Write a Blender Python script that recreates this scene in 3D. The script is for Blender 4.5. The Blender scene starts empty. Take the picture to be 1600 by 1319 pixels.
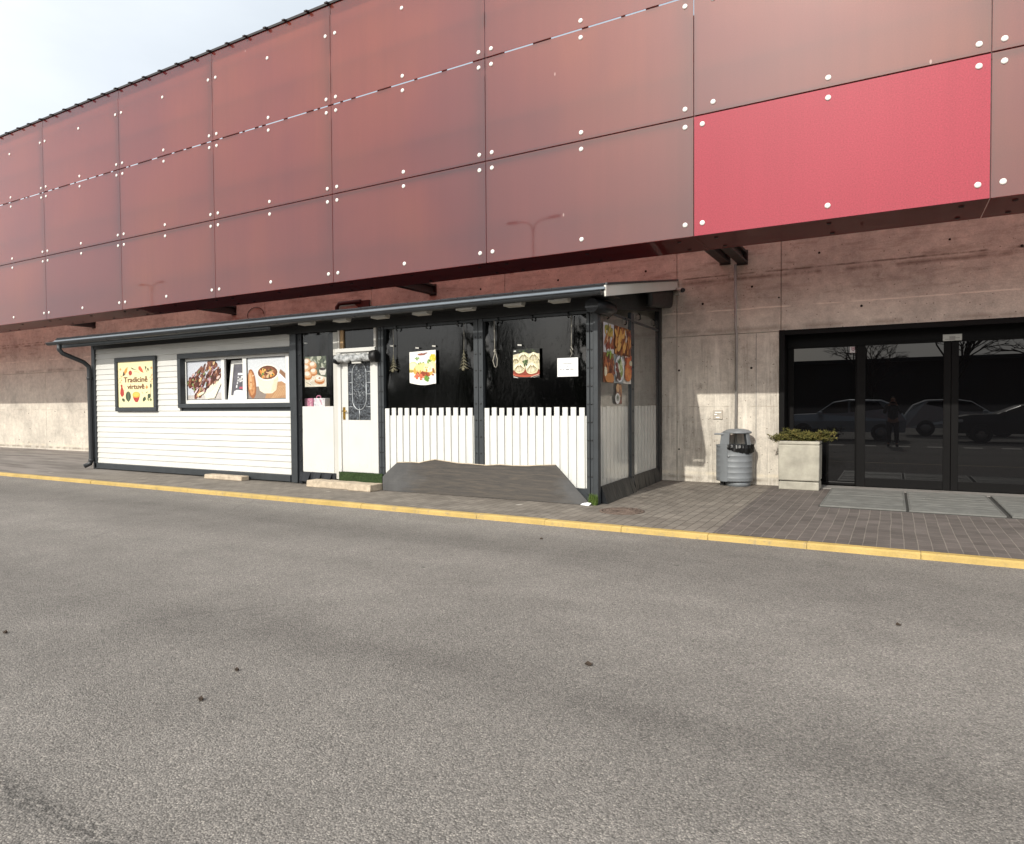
import bpy, bmesh, math, random
from mathutils import Vector, Matrix
R = math.radians
random.seed(7)
sc = bpy.context.scene
COL = sc.collection

# ------------------------------------------------------------------ camera
F, YAW, PITCH, ROLL, CH = 1054.59, 0.513972, -0.025730, -0.0071668, 1.5     # measured on a 1600 px wide photograph
FW = Vector((-math.sin(YAW)*math.cos(PITCH), math.cos(YAW)*math.cos(PITCH), math.sin(PITCH)))
_r = Vector((math.cos(YAW), math.sin(YAW), 0)); _u = _r.cross(FW)
RT = _r*math.cos(ROLL)+_u*math.sin(ROLL); UP = -_r*math.sin(ROLL)+_u*math.cos(ROLL)
EYE = Vector((0, 0, CH))
cd = bpy.data.cameras.new('camera'); cam = bpy.data.objects.new('camera', cd); COL.objects.link(cam)
cd.sensor_width = 36; cd.sensor_fit = 'HORIZONTAL'; cd.lens = 36*F/1600; cd.clip_end = 3000; cd.clip_start = 0.1
cam.matrix_world = Matrix(((RT.x, UP.x, -FW.x, 0), (RT.y, UP.y, -FW.y, 0), (RT.z, UP.z, -FW.z, CH), (0, 0, 0, 1)))
sc.camera = cam
def ray(x, y): return FW+RT*((x-800)/F)-UP*((y-659.5)/F)
def P(x, y, Y): d = ray(x, y); return EYE+d*(Y/d.y)          # measured point on the vertical plane Y
def G(x, y, z): d = ray(x, y); return EYE+d*((z-CH)/d.z)     # measured point on the level z
def PX(x, y, X): d = ray(x, y); return EYE+d*(X/d.x)
def seen(p):
    d = p-EYE; w = d.dot(FW)
    return w > 0 and -20 < 800+F*d.dot(RT)/w < 1620 and -20 < 659.5-F*d.dot(UP)/w < 1340
PZ, KY, WY, FY, DY = .06, 9.0, 12.45, 9.15, 12.87           # pavement level; kiosk, wall, cladding and door planes

# ------------------------------------------------------------------ materials
def lin(c):
    if isinstance(c, str): c = [int(c[i:i+2], 16)/255 for i in (0, 2, 4)]
    return tuple((v/12.92 if v <= .04045 else ((v+.055)/1.055)**2.4) for v in c[:3])+(1,)
class NT:
    def __init__(s, name):
        s.m = bpy.data.materials.new(name); s.m.use_nodes = True; s.t = s.m.node_tree
        s.b = s.t.nodes['Principled BSDF']; s.out = s.t.nodes['Material Output']
    def n(s, typ, ins=None, **kw):
        nd = s.t.nodes.new('ShaderNode'+typ)
        for k, v in kw.items(): setattr(nd, k, v)
        for k, v in (ins or {}).items(): s.put(nd.inputs[k], v)
        return nd
    def put(s, sock, v):
        if hasattr(v, 'is_output') : s.t.links.new(v, sock)
        elif hasattr(v, 'outputs'): s.t.links.new(v.outputs[0], sock)
        else: sock.default_value = v
    def set(s, **kw):
        for k, v in kw.items(): s.put(s.b.inputs[k.replace('_', ' ')], v)
    def pos(s): return s.n('NewGeometry').outputs['Position']
    def obj(s): return s.n('TexCoord').outputs['Object']
    def map(s, v, scale, loc=(0, 0, 0), rot=(0, 0, 0)):
        return s.n('Mapping', {'Vector': v, 'Scale': scale, 'Location': loc, 'Rotation': rot}).outputs[0]
    def noise(s, v, scale, detail=4, rough=.6, dist=0):
        return s.n('TexNoise', {'Vector': v, 'Scale': scale, 'Detail': detail, 'Roughness': rough, 'Distortion': dist}).outputs[0]
    def ramp(s, f, stops, interp='LINEAR'):
        nd = s.n('ValToRGB', {'Fac': f}); e = nd.color_ramp.elements; nd.color_ramp.interpolation = interp
        while len(e) < len(stops): e.new(.5)
        for q, (p, c) in zip(e, stops):
            q.position = p; q.color = c if isinstance(c, tuple) else (c, c, c, 1)
        return nd.outputs[0]
    def mix(s, f, a, b, typ='MIX'):
        nd = s.n('Mix', data_type='RGBA', blend_type=typ, clamp_factor=True)
        s.put(nd.inputs[0], f); s.put(nd.inputs[6], a); s.put(nd.inputs[7], b); return nd.outputs[2]
    def mth(s, op, a, b=0.0, clamp=False):
        nd = s.n('Math', operation=op, use_clamp=clamp); s.put(nd.inputs[0], a); s.put(nd.inputs[1], b); return nd.outputs[0]
    def xyz(s, v): return s.n('SeparateXYZ', {'Vector': v}).outputs
    def bump(s, h, strength, dist=.01):
        s.put(s.b.inputs['Normal'], s.n('Bump', {'Height': h, 'Strength': strength, 'Distance': dist}))

def plain(name, col, rough=.5, metal=0, var=.12, scale=6, bump=0, spec=.5, stretch=(1, 1, 1), bscale=60, obj=True):
    t = NT(name); c = lin(col); v = t.map(t.obj() if obj else t.pos(), stretch)
    f = t.noise(v, scale, 5)
    lo = tuple(x*(1-var*1.6) for x in c[:3])+(1,); hi = tuple(min(1, x*(1+var)) for x in c[:3])+(1,)
    t.set(Base_Color=t.ramp(f, [(.3, lo), (.7, hi)]), Metallic=metal, Specular_IOR_Level=spec,
          Roughness=t.mth('ADD', t.mth('MULTIPLY', t.noise(v, scale*3), .25), rough-.12, True))
    if bump: t.bump(t.noise(v, bscale, 3), bump, .01)
    return t.m

def mk_asphalt():
    t = NT('asphalt'); p = t.pos()
    vo = t.n('TexVoronoi', {'Vector': p, 'Scale': 118, 'Randomness': 1})
    cell = t.xyz(vo.outputs['Color'])[0]
    vo2 = t.n('TexVoronoi', {'Vector': p, 'Scale': 210})
    cell2 = t.xyz(vo2.outputs['Color'])[1]
    g = t.mth('ADD', t.mth('MULTIPLY', cell, .55), t.mth('MULTIPLY', cell2, .45))
    agg = t.ramp(g, [(.12, lin('66635e')), (.45, lin('7c7873')), (.72, lin('8c8781')), (.93, lin('a8a299'))])
    edge = t.ramp(vo.outputs['Distance'], [(.0, 1.0), (.55, .93), (.85, .62)])
    c = t.mix(1, agg, edge, 'MULTIPLY')
    big = t.noise(t.map(p, (.16, .75, 1)), 1.0, 4, .55, .4)
    band = t.ramp(big, [(.3, .80), (.5, .97), (.7, 1.10)])
    c = t.mix(1, c, band, 'MULTIPLY')
    mid = t.ramp(t.noise(p, 1.7, 5, .65), [(.3, .88), (.7, 1.09)])
    c = t.mix(1, c, mid, 'MULTIPLY')
    # swept grit lies paler along the kerb; two worn wheel lanes run with the road
    xyz = t.xyz(p); wob = t.mth('MULTIPLY', t.mth('SUBTRACT', t.noise(t.map(p, (.25, .8, 1)), 1, 4), .5), .55)
    yy = t.mth('ADD', xyz[1], wob)
    lane = t.ramp(t.mth('MULTIPLY', yy, .1), [(.0, 1.0), (.15, 1.02), (.245, .97), (.31, .84), (.37, .98), (.46, 1.06), (.55, 1.0), (.60, .88), (.64, .85), (.68, 1.0), (.70, 1.12), (.745, 1.16)])
    c = t.mix(1, c, lane, 'MULTIPLY')
    # rubber marks left by one braking wheel
    d = t.mth('ADD', t.mth('MULTIPLY', t.mth('SUBTRACT', xyz[0], -3.0), .022), t.mth('SUBTRACT', xyz[1], 1.305))
    m = t.mth('SUBTRACT', 1.0, t.mth('MULTIPLY', t.mth('ABSOLUTE', d), 10.5), True)
    m = t.mth('MULTIPLY', m, t.ramp(t.mth('ADD', xyz[0], 2.6), [(.3, 1.0), (1, 0.0)]))
    m = t.mth('MULTIPLY', m, t.ramp(t.noise(t.map(p, (26, 55, 1)), 1, 2), [(.46, 0.0), (.56, 1.0)]))
    c = t.mix(t.mth('MULTIPLY', m, .7, True), c, lin('353432'))
    # tar spots
    sp = t.n('TexVoronoi', {'Vector': t.map(p, (.9, 1.5, 1)), 'Scale': 1.0}).outputs['Distance']
    c = t.mix(t.ramp(sp, [(.018, .75), (.026, 0.0)]), c, lin('3a3835'))
    # hairline cracks
    ck = t.n('TexVoronoi', {'Vector': t.mix(.22, p, t.n('TexNoise', {'Vector': p, 'Scale': 2.2, 'Detail': 5}).outputs[1]), 'Scale': .33}, feature='DISTANCE_TO_EDGE').outputs[0]
    ckm = t.mth('MULTIPLY', t.ramp(ck, [(.0, 1.0), (.006, 0.0)]), t.ramp(t.noise(p, .5, 2), [(.55, 0.0), (.66, .35)]))
    c = t.mix(ckm, c, lin('4b4844'))
    t.set(Base_Color=c, Roughness=.88, Specular_IOR_Level=.3)
    h = t.mth('ADD', t.mth('MULTIPLY', vo.outputs['Distance'], -1.0), t.mth('MULTIPLY', cell2, .4))
    t.bump(h, .85, .006)
    return t.m

def mk_pavers(name, a, b, mortar, offset, dark=False):
    t = NT(name); p = t.pos(); s = t.xyz(p)
    wob = t.noise(p, 1.3, 3)
    v = t.n('CombineXYZ', {'X': t.mth('ADD', s[1], t.mth('MULTIPLY', wob, .012)), 'Y': t.mth('ADD', s[0], t.mth('MULTIPLY', t.noise(p, .9, 3), .03))}).outputs[0]
    br = t.n('TexBrick', {'Vector': v, 'Color1': lin(a), 'Color2': lin(b), 'Mortar': lin(mortar), 'Scale': 1.0, 'Mortar Size': .0055,
                          'Mortar Smooth': .35, 'Bias': -.1, 'Brick Width': .235, 'Row Height': .121}, offset=offset)
    c = t.mix(1, br.outputs[0], t.ramp(t.noise(p, 2.3, 5), [(.3, .78), (.7, 1.16)]), 'MULTIPLY')
    c = t.mix(1, c, t.ramp(t.noise(p, 160, 2), [(.3, .84), (.7, 1.14)]), 'MULTIPLY')
    st = t.mth('MULTIPLY', t.ramp(t.noise(t.map(p, (1, 3.5, 1)), 1.3, 5, .65), [(.55, 0.0), (.72, .55)]), 1.0)
    c = t.mix(st, c, lin('4a4440'))
    if not dark:                                              # far to the left the blocks give way to patched asphalt, smooth and uneven
        far = t.ramp(t.mth('MULTIPLY', t.mth('ADD', s[0], 40), .025), [(.58, 1.0), (.66, 0.0)])
        c = t.mix(far, c, t.ramp(t.noise(t.map(p, (.4, 2.5, 1)), 1.2, 5), [(.35, lin('615c57')), (.6, lin('86807a'))]))
        pale = t.n('TexVoronoi', {'Vector': t.map(p, (1.3, 1.3, 1)), 'Scale': 1.0}).outputs['Distance']
        c = t.mix(t.ramp(pale, [(.05, .6), (.09, 0.0)]), c, lin('b8b2a8'))
    t.set(Base_Color=c, Roughness=.85, Specular_IOR_Level=.3)
    t.bump(t.mth('ADD', t.mth('MULTIPLY', br.outputs['Fac'], -1.0), t.mth('MULTIPLY', t.noise(p, 90, 3), .25)), .7, .006)
    return t.m

def mk_concrete():
    t = NT('cast_concrete'); p = t.pos(); s = t.xyz(p)
    c = t.ramp(t.noise(p, 1.1, 6, .62), [(.28, lin('a9a399')), (.5, lin('c2bbaf')), (.72, lin('d2cbbd'))])
    c = t.mix(1, c, t.ramp(t.noise(p, 7, 6, .7), [(.3, .80), (.65, 1.08)]), 'MULTIPLY')
    c = t.mix(1, c, t.ramp(t.noise(p, 38, 4, .7), [(.32, .86), (.65, 1.06)]), 'MULTIPLY')
    streak = t.noise(t.map(p, (5.5, 5.5, .35)), 1.6, 5, .7)   # rain runs on the lower lift
    low = t.mth('MULTIPLY', t.ramp(t.mth('MULTIPLY', s[2], .2), [(.50, 1.0), (.545, 0.0)]), t.ramp(t.mth('MULTIPLY', t.mth('ADD', s[0], 10.0), .1), [(.35, .12), (.60, .85)]))
    c = t.mix(t.mth('MULTIPLY', t.ramp(streak, [(.48, 0.0), (.66, .6)]), low), c, lin('7a736a'))
    c = t.mix(t.mth('MULTIPLY', t.ramp(t.noise(t.map(p, (8, 8, .5), (3, 0, 0)), 1.3, 5, .7), [(.53, 0.0), (.66, .6)]), low), c, lin('e2dccf'))
    boards = t.noise(t.map(p, (1.0, 1.0, 5.5)), 1.5, 8, .75)    # board marks on the upper lift
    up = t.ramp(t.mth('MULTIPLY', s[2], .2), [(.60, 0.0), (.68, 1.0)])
    c = t.mix(t.mth('MULTIPLY', t.ramp(boards, [(.5, 0.0), (.70, .55)]), up), c, lin('6f6156'))
    c = t.mix(t.ramp(t.noise(p, 2.6, 8, .8), [(.60, 0.0), (.70, .6)]), c, lin('746a5f'))
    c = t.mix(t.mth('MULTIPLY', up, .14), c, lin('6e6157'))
    pit = t.n('TexVoronoi', {'Vector': p, 'Scale': 9.0}).outputs['Distance']
    c = t.mix(t.ramp(pit, [(.07, .7), (.11, 0.0)]), c, lin('5f564c'))
    z = t.mth('ADD', s[2], t.mth('MULTIPLY', t.mth('SUBTRACT', t.noise(p, 3, 4), .5), .03))
    def line(zc, w, col, br, f):
        nonlocal c
        m = t.mth('SUBTRACT', 1.0, t.mth('DIVIDE', t.mth('ABSOLUTE', t.mth('SUBTRACT', z, zc)), w), True)
        c = t.mix(t.mth('MULTIPLY', m, t.ramp(t.noise(t.map(p, (2.2, 2.2, .4), (br, 0, 0)), 1.2, 4), [(.40, 0.0), (.55, f)])), c, lin(col))
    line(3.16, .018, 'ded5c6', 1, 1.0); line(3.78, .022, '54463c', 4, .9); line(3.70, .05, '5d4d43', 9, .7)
    line(2.80, .07, '6b6258', 6, .5); line(.14, .05, '6d6355', 2, .7); line(1.44, .009, '8a8072', 8, .9)
    line(.22, .05, 'd8cbb0', 3, .4)
    t.set(Base_Color=c, Roughness=.9, Specular_IOR_Level=.25)
    t.bump(t.mth('ADD', t.noise(p, 45, 5, .7), t.mth('MULTIPLY', t.noise(p, 5, 4), 1.2)), .35, .012)
    return t.m

def mk_cladding(name, stops, spec_rough=.035, ior=1.76, trans=.33, coat=1.0, spec=.3, run=1.0):
    t = NT(name); p = t.pos(); oi = t.n('ObjectInfo').outputs['Random']
    f = t.mth('ADD', t.noise(t.map(p, (.35, .35, .3)), 1.0, 3, .5, .3), t.mth('MULTIPLY', t.mth('SUBTRACT', oi, .5), .16))
    c = t.ramp(f, stops)
    c = t.mix(1, c, t.ramp(t.noise(t.map(p, (7, 7, .3)), 1.4, 5, .65), [(.3, 1-.15*run), (.7, 1+.13*run)]), 'MULTIPLY')
    c = t.mix(1, c, t.ramp(t.noise(p, 60, 3, .75), [(.3, .74), (.7, 1.26)]), 'MULTIPLY')
    sc_ = t.n('TexVoronoi', {'Vector': t.map(p, (1.1, 1.1, .5), rot=(0, .25, 0)), 'Scale': 1.3}).outputs['Distance']
    c = t.mix(t.ramp(sc_, [(.012, .5), (.02, 0.0)]), c, lin('e3c5bd'))
    t.set(Base_Color=c, Roughness=.42, Specular_IOR_Level=spec, Coat_Weight=coat, Coat_IOR=ior, Coat_Roughness=spec_rough)
    tr = t.n('BsdfTranslucent', {'Color': (1, .14, .085, 1)})
    ms = t.n('MixShader', {0: trans}); t.put(ms.inputs[1], t.b); t.put(ms.inputs[2], tr.outputs[0])
    t.put(t.out.inputs[0], ms)
    return t.m

def mk_pvc(name, tint, wave, haze=0.0, hazecol='8a867c'):
    t = NT(name); p = t.pos()
    w = t.noise(t.map(p, (1.6, 1.6, .7)), 1.6, 3, .55, 1.2)
    fine = t.noise(t.map(p, (9, 9, 5), rot=(0, .6, 0)), 1.5, 3, .6, 2.0)
    h = t.mth('ADD', t.mth('MULTIPLY', w, .8), t.mth('MULTIPLY', t.ramp(fine, [(.60, 0.0), (.75, 1.0)]), .10))
    nb = t.n('Bump', {'Height': h, 'Strength': wave, 'Distance': .06})
    lw = t.n('LayerWeight', {'Blend': .5}); t.put(lw.inputs['Normal'], nb); fr = t.mth('ADD', t.mth('MULTIPLY', t.mth('POWER', lw.outputs['Facing'], 5.0), .92), .045, True)
    tr = t.n('BsdfTransparent', {'Color': tint}); gl = t.n('BsdfGlossy', {'Color': (1, 1, 1, 1), 'Roughness': .09}); t.put(gl.inputs['Normal'], nb)
    base = tr
    if haze:
        df = t.n('BsdfDiffuse', {'Color': t.mix(t.noise(t.map(p, (3, 3, .6)), 2, 4), lin('5a574f'), lin(hazecol))})
        base = t.n('MixShader', {0: t.ramp(t.noise(p, 1.5, 4), [(.3, haze*.7), (.7, haze*1.2)])}); t.put(base.inputs[1], tr); t.put(base.inputs[2], df)
    ms = t.n('MixShader', {0: fr}); t.put(ms.inputs[1], base); t.put(ms.inputs[2], gl); t.put(t.out.inputs[0], ms)
    return t.m

def mk_print():
    t = NT('printed_sheet'); a = t.n('Attribute', attribute_name='ink')
    c = t.mix(1, a.outputs['Color'], t.ramp(t.noise(t.obj(), 55, 4, .7), [(.3, .70), (.7, .95)]), 'MULTIPLY')
    t.set(Base_Color=c, Roughness=.4); return t.m

def mk_board():
    t = NT('weathered_board'); p = t.pos(); s = t.xyz(p)
    g = t.noise(t.map(p, (1.0, 1, 16)), 2.4, 8, .75, .5)
    wood = t.ramp(g, [(.3, lin('2a2724')), (.5, lin('3b3631')), (.68, lin('4d453b'))])
    grey = t.ramp(t.noise(p, 5, 5), [(.3, lin('383838')), (.7, lin('494847'))])
    e = t.mth('ADD', s[0], t.mth('MULTIPLY', t.noise(t.map(p, (.8, 1, 2.5)), 1.6, 4), 1.3))
    m = t.mth('MULTIPLY', t.ramp(t.mth('MULTIPLY', t.mth('ADD', e, 8.0), .2), [(.32, 0.0), (.40, 1.0), (.85, 1.0), (.92, 0.0)]), 1.0)
    t.set(Base_Color=t.mix(m, grey, wood), Roughness=.7); t.bump(g, .35, .01); return t.m

def mk_glass_dark():
    t = NT('dark_door_glass'); t.set(Base_Color=(.004, .004, .0045, 1), Roughness=.0, IOR=1.5, Specular_IOR_Level=.5)
    t.bump(t.noise(t.map(t.pos(), (.5, .5, .4)), .9, 2), .012, .05); return t.m

def mk_leaded():
    t = NT('patterned_glass'); p = t.pos()
    v = t.noise(p, 26, 5, .75, 1.2)
    t.set(Base_Color=t.ramp(v, [(.36, lin('0d0e10')), (.5, lin('2c2f33')), (.66, lin('6f757b'))]), Roughness=.18)
    t.bump(v, .6, .01); return t.m

def mk_turf():
    t = NT('green_turf'); p = t.pos()
    t.set(Base_Color=t.ramp(t.noise(p, 45, 4, .8), [(.3, lin('24351a')), (.55, lin('3b5228')), (.75, lin('5d7540'))]), Roughness=.9)
    t.bump(t.noise(p, 140, 2), 1.0, .02); return t.m

def mk_kerb():
    t = NT('yellow_kerb_paint'); p = t.pos()
    c = t.ramp(t.noise(p, 3, 5), [(.3, lin('a2894b')), (.7, lin('b89c5c'))])
    c = t.mix(t.ramp(t.noise(p, 9, 6, .75), [(.55, 0.0), (.68, .75)]), c, lin('86795f'))
    c = t.mix(1, c, t.ramp(t.noise(p, 55, 4, .7), [(.3, .88), (.7, 1.08)]), 'MULTIPLY')
    t.set(Base_Color=c, Roughness=.65); t.bump(t.noise(p, 70, 4), .3, .006); return t.m

def mk_white(name, col='c6c5c0', groove=0):
    t = NT(name); p = t.pos(); s = t.xyz(p)
    c = t.ramp(t.noise(p, 2.2, 5), [(.3, tuple(x*.92 for x in lin(col)[:3])+(1,)), (.7, lin(col))])
    if groove:
        c = t.mix(t.ramp(t.noise(t.map(p, (16, 16, 1.2)), 2, 5, .7), [(.52, 0.0), (.75, groove)]), c, lin('b7afa2'))
    sp = t.mth('MULTIPLY', t.ramp(t.noise(p, 34, 5, .75), [(.56, 0.0), (.66, .8)]), t.ramp(t.mth('MULTIPLY', t.mth('ADD', s[2], t.mth('MULTIPLY', t.noise(p, 3, 3), .4)), .5), [(.16, 1.0), (.42, 0.0)]))
    c = t.mix(sp, c, lin('8f8576'))                            # mud splashed up from the pavement
    t.set(Base_Color=c, Roughness=.5); return t.m

M = dict(
    asphalt=mk_asphalt(), paver=mk_pavers('grey_pavers', '7d766d', '6e675f', '524d46', .5), paver2=mk_pavers('brown_pavers', '625b57', '554f4b', '7a736b', .5, True),
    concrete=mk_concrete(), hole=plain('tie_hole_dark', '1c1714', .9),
    clad=mk_cladding('faded_red_cladding', [(.28, lin('3c131d')), (.42, lin('45181d')), (.56, lin('53221d')), (.72, lin('602d1b'))]),
    cladnew=mk_cladding('bright_red_cladding', [(.25, lin('8b2535')), (.75, lin('942b3b'))], .08, 1.5, .0, .7, .08, .2),
    soffit=mk_cladding('shaded_soffit_cladding', [(.25, lin('4a0d0d')), (.75, lin('561312'))], .03, 1.42, .1, .4, .02),  # same cladding, shade under the overhang put into a darker, duller tone
    rivet=plain('rivet_white', 'dcd8d2', .35, var=.06), frame=plain('red_brown_steel', '3b1b1a', .6), cap=plain('dark_capping', '1f1716', .5),
    dark=plain('anthracite_paint', '303437', .45, var=.12), black=plain('black_paint', '141414', .5), beam=plain('dark_steel_beam', '2b2422', .55),
    white=mk_white('white_siding_paint'), picket=mk_white('white_picket_paint', 'ccccc8', .3), upvc=mk_white('white_window_plastic', 'd8d7d3'),
    roof=plain('dark_shingles', '26262a', .85, bump=.5), flash=plain('grey_flashing', '666e75', .5, .1, .06), gutter=plain('graphite_gutter', '26292c', .45, 0),
    rake=mk_white('pale_rake_board', 'c9c5bd'), lampw=mk_white('eave_lamp_white', 'b9b7b0'),
    pvc=mk_pvc('darkened_curtain', (.10, .105, .105, 1), .06), pvcside=mk_pvc('clear_side_curtain', (.97, .97, .96, 1), .01, .13, 'e4e3de'),  # front curtain tint darkened to stand in for the dark interior
    pvcroll=plain('rolled_clear_plastic', 'a9abab', .2, 0, .45, 14, .9, bscale=12), vinyl=plain('black_vinyl', '1b1d20', .38, 0, .3, 4, .6, spec=.3, bscale=9, stretch=(1, 1, .25)),
    button=plain('dark_button', '0c0d0e', .35), prnt=mk_print(), board=mk_board(), glass=mk_glass_dark(), leaded=mk_leaded(), lead=plain('pale_lead', 'a9adb0', .4, .5),
    brass=plain('brass', 'a8843a', .3, .9), turf=mk_turf(), kerb=mk_kerb(), slab=plain('pale_concrete_slab', 'b3a48f', .9, 0, .22, 9, .5),
    alu=plain('black_aluminium', '0b0a0a', .55, 0, spec=.12), bin=plain('grey_bin_paint', '74787b', .5, .1, .08, 5), bag=plain('black_bin_bag', '0d0d0d', .4, 0, .2, 8, .5, spec=.35, bscale=25),
    planter=plain('pale_cast_stone', 'a19d90', .88, 0, .2, 3.2, .4), soil=plain('dark_soil', '3a2f25', .95, bump=.8), grate=plain('galvanised_grate', '6a6a66', .6, .05, .16, 5),
    gratebed=plain('grate_bed', '33322f', .9), mark=plain('worn_road_paint', 'cfcbc2', .8, var=.15), conduit=plain('grey_conduit', '8f8c87', .5, .2), rust=plain('rusty_iron', '67584e', .8, .1, .3, 12, .6),
    camw=plain('camera_shell', 'b9b1a8', .4), ink=plain('brown_lettering', '6a3c22', .6, var=.05), inkw=plain('white_lettering', 'efeeee', .6, var=.02), inkr=plain('red_lettering', 'c03048', .6, var=.04),
    grey=plain('grey_label_plate', 'a79f92', .5), rope=plain('pale_rope', '8f8b80', .8), ply=plain('raw_wood', 'a98b66', .7, stretch=(1, 1, .1), scale=20), floorin=plain('dark_floor', '2a2724', .8), wallin=plain('dark_inside_wall', '211f1d', .8),
    pink=plain('pink_packet', 'd98aa8', .5), cloth=plain('dark_jacket', '0b0b0d', .9), jeans=plain('dark_trousers', '1a1d24', .9), skin=plain('skin', 'b98a70', .6), hair=plain('dark_hair', '17110d', .7),
    bark=plain('bark', '3b322b', .95, bump=.8, scale=9), lampp=plain('lamp_post_grey', '3d4043', .5, .4), tyre=plain('tyre', '141414', .85), rim=plain('alloy', '9a9c9e', .35, .8), carwin=plain('car_window', '08090a', .05),
    headl=plain('headlamp', 'cfd4d8', .15), farwall=plain('far_wall', '3a3733', .9), farpanel=plain('far_dark_panel', '2a2b2d', .5))
def leafmat(name, stops):
    t = NT(name); p = t.pos()
    t.set(Base_Color=t.ramp(t.mth('ADD', t.mth('MULTIPLY', t.noise(p, 9, 3), .7), t.mth('MULTIPLY', t.n('NewGeometry').outputs['Random Per Island'], .35)), stops), Roughness=.8, Specular_IOR_Level=.2); return t.m
M['juniper'] = leafmat('juniper_needles', [(.25, lin('2c2d17')), (.45, lin('4a4a26')), (.6, lin('656234')), (.8, lin('7a6a3c'))])
M['pine'] = leafmat('pine_needles', [(.25, lin('1d2a17')), (.8, lin('3c4a2a'))])
M['weed'] = leafmat('weed_green', [(.25, lin('33471f')), (.8, lin('6d8340'))])

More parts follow.
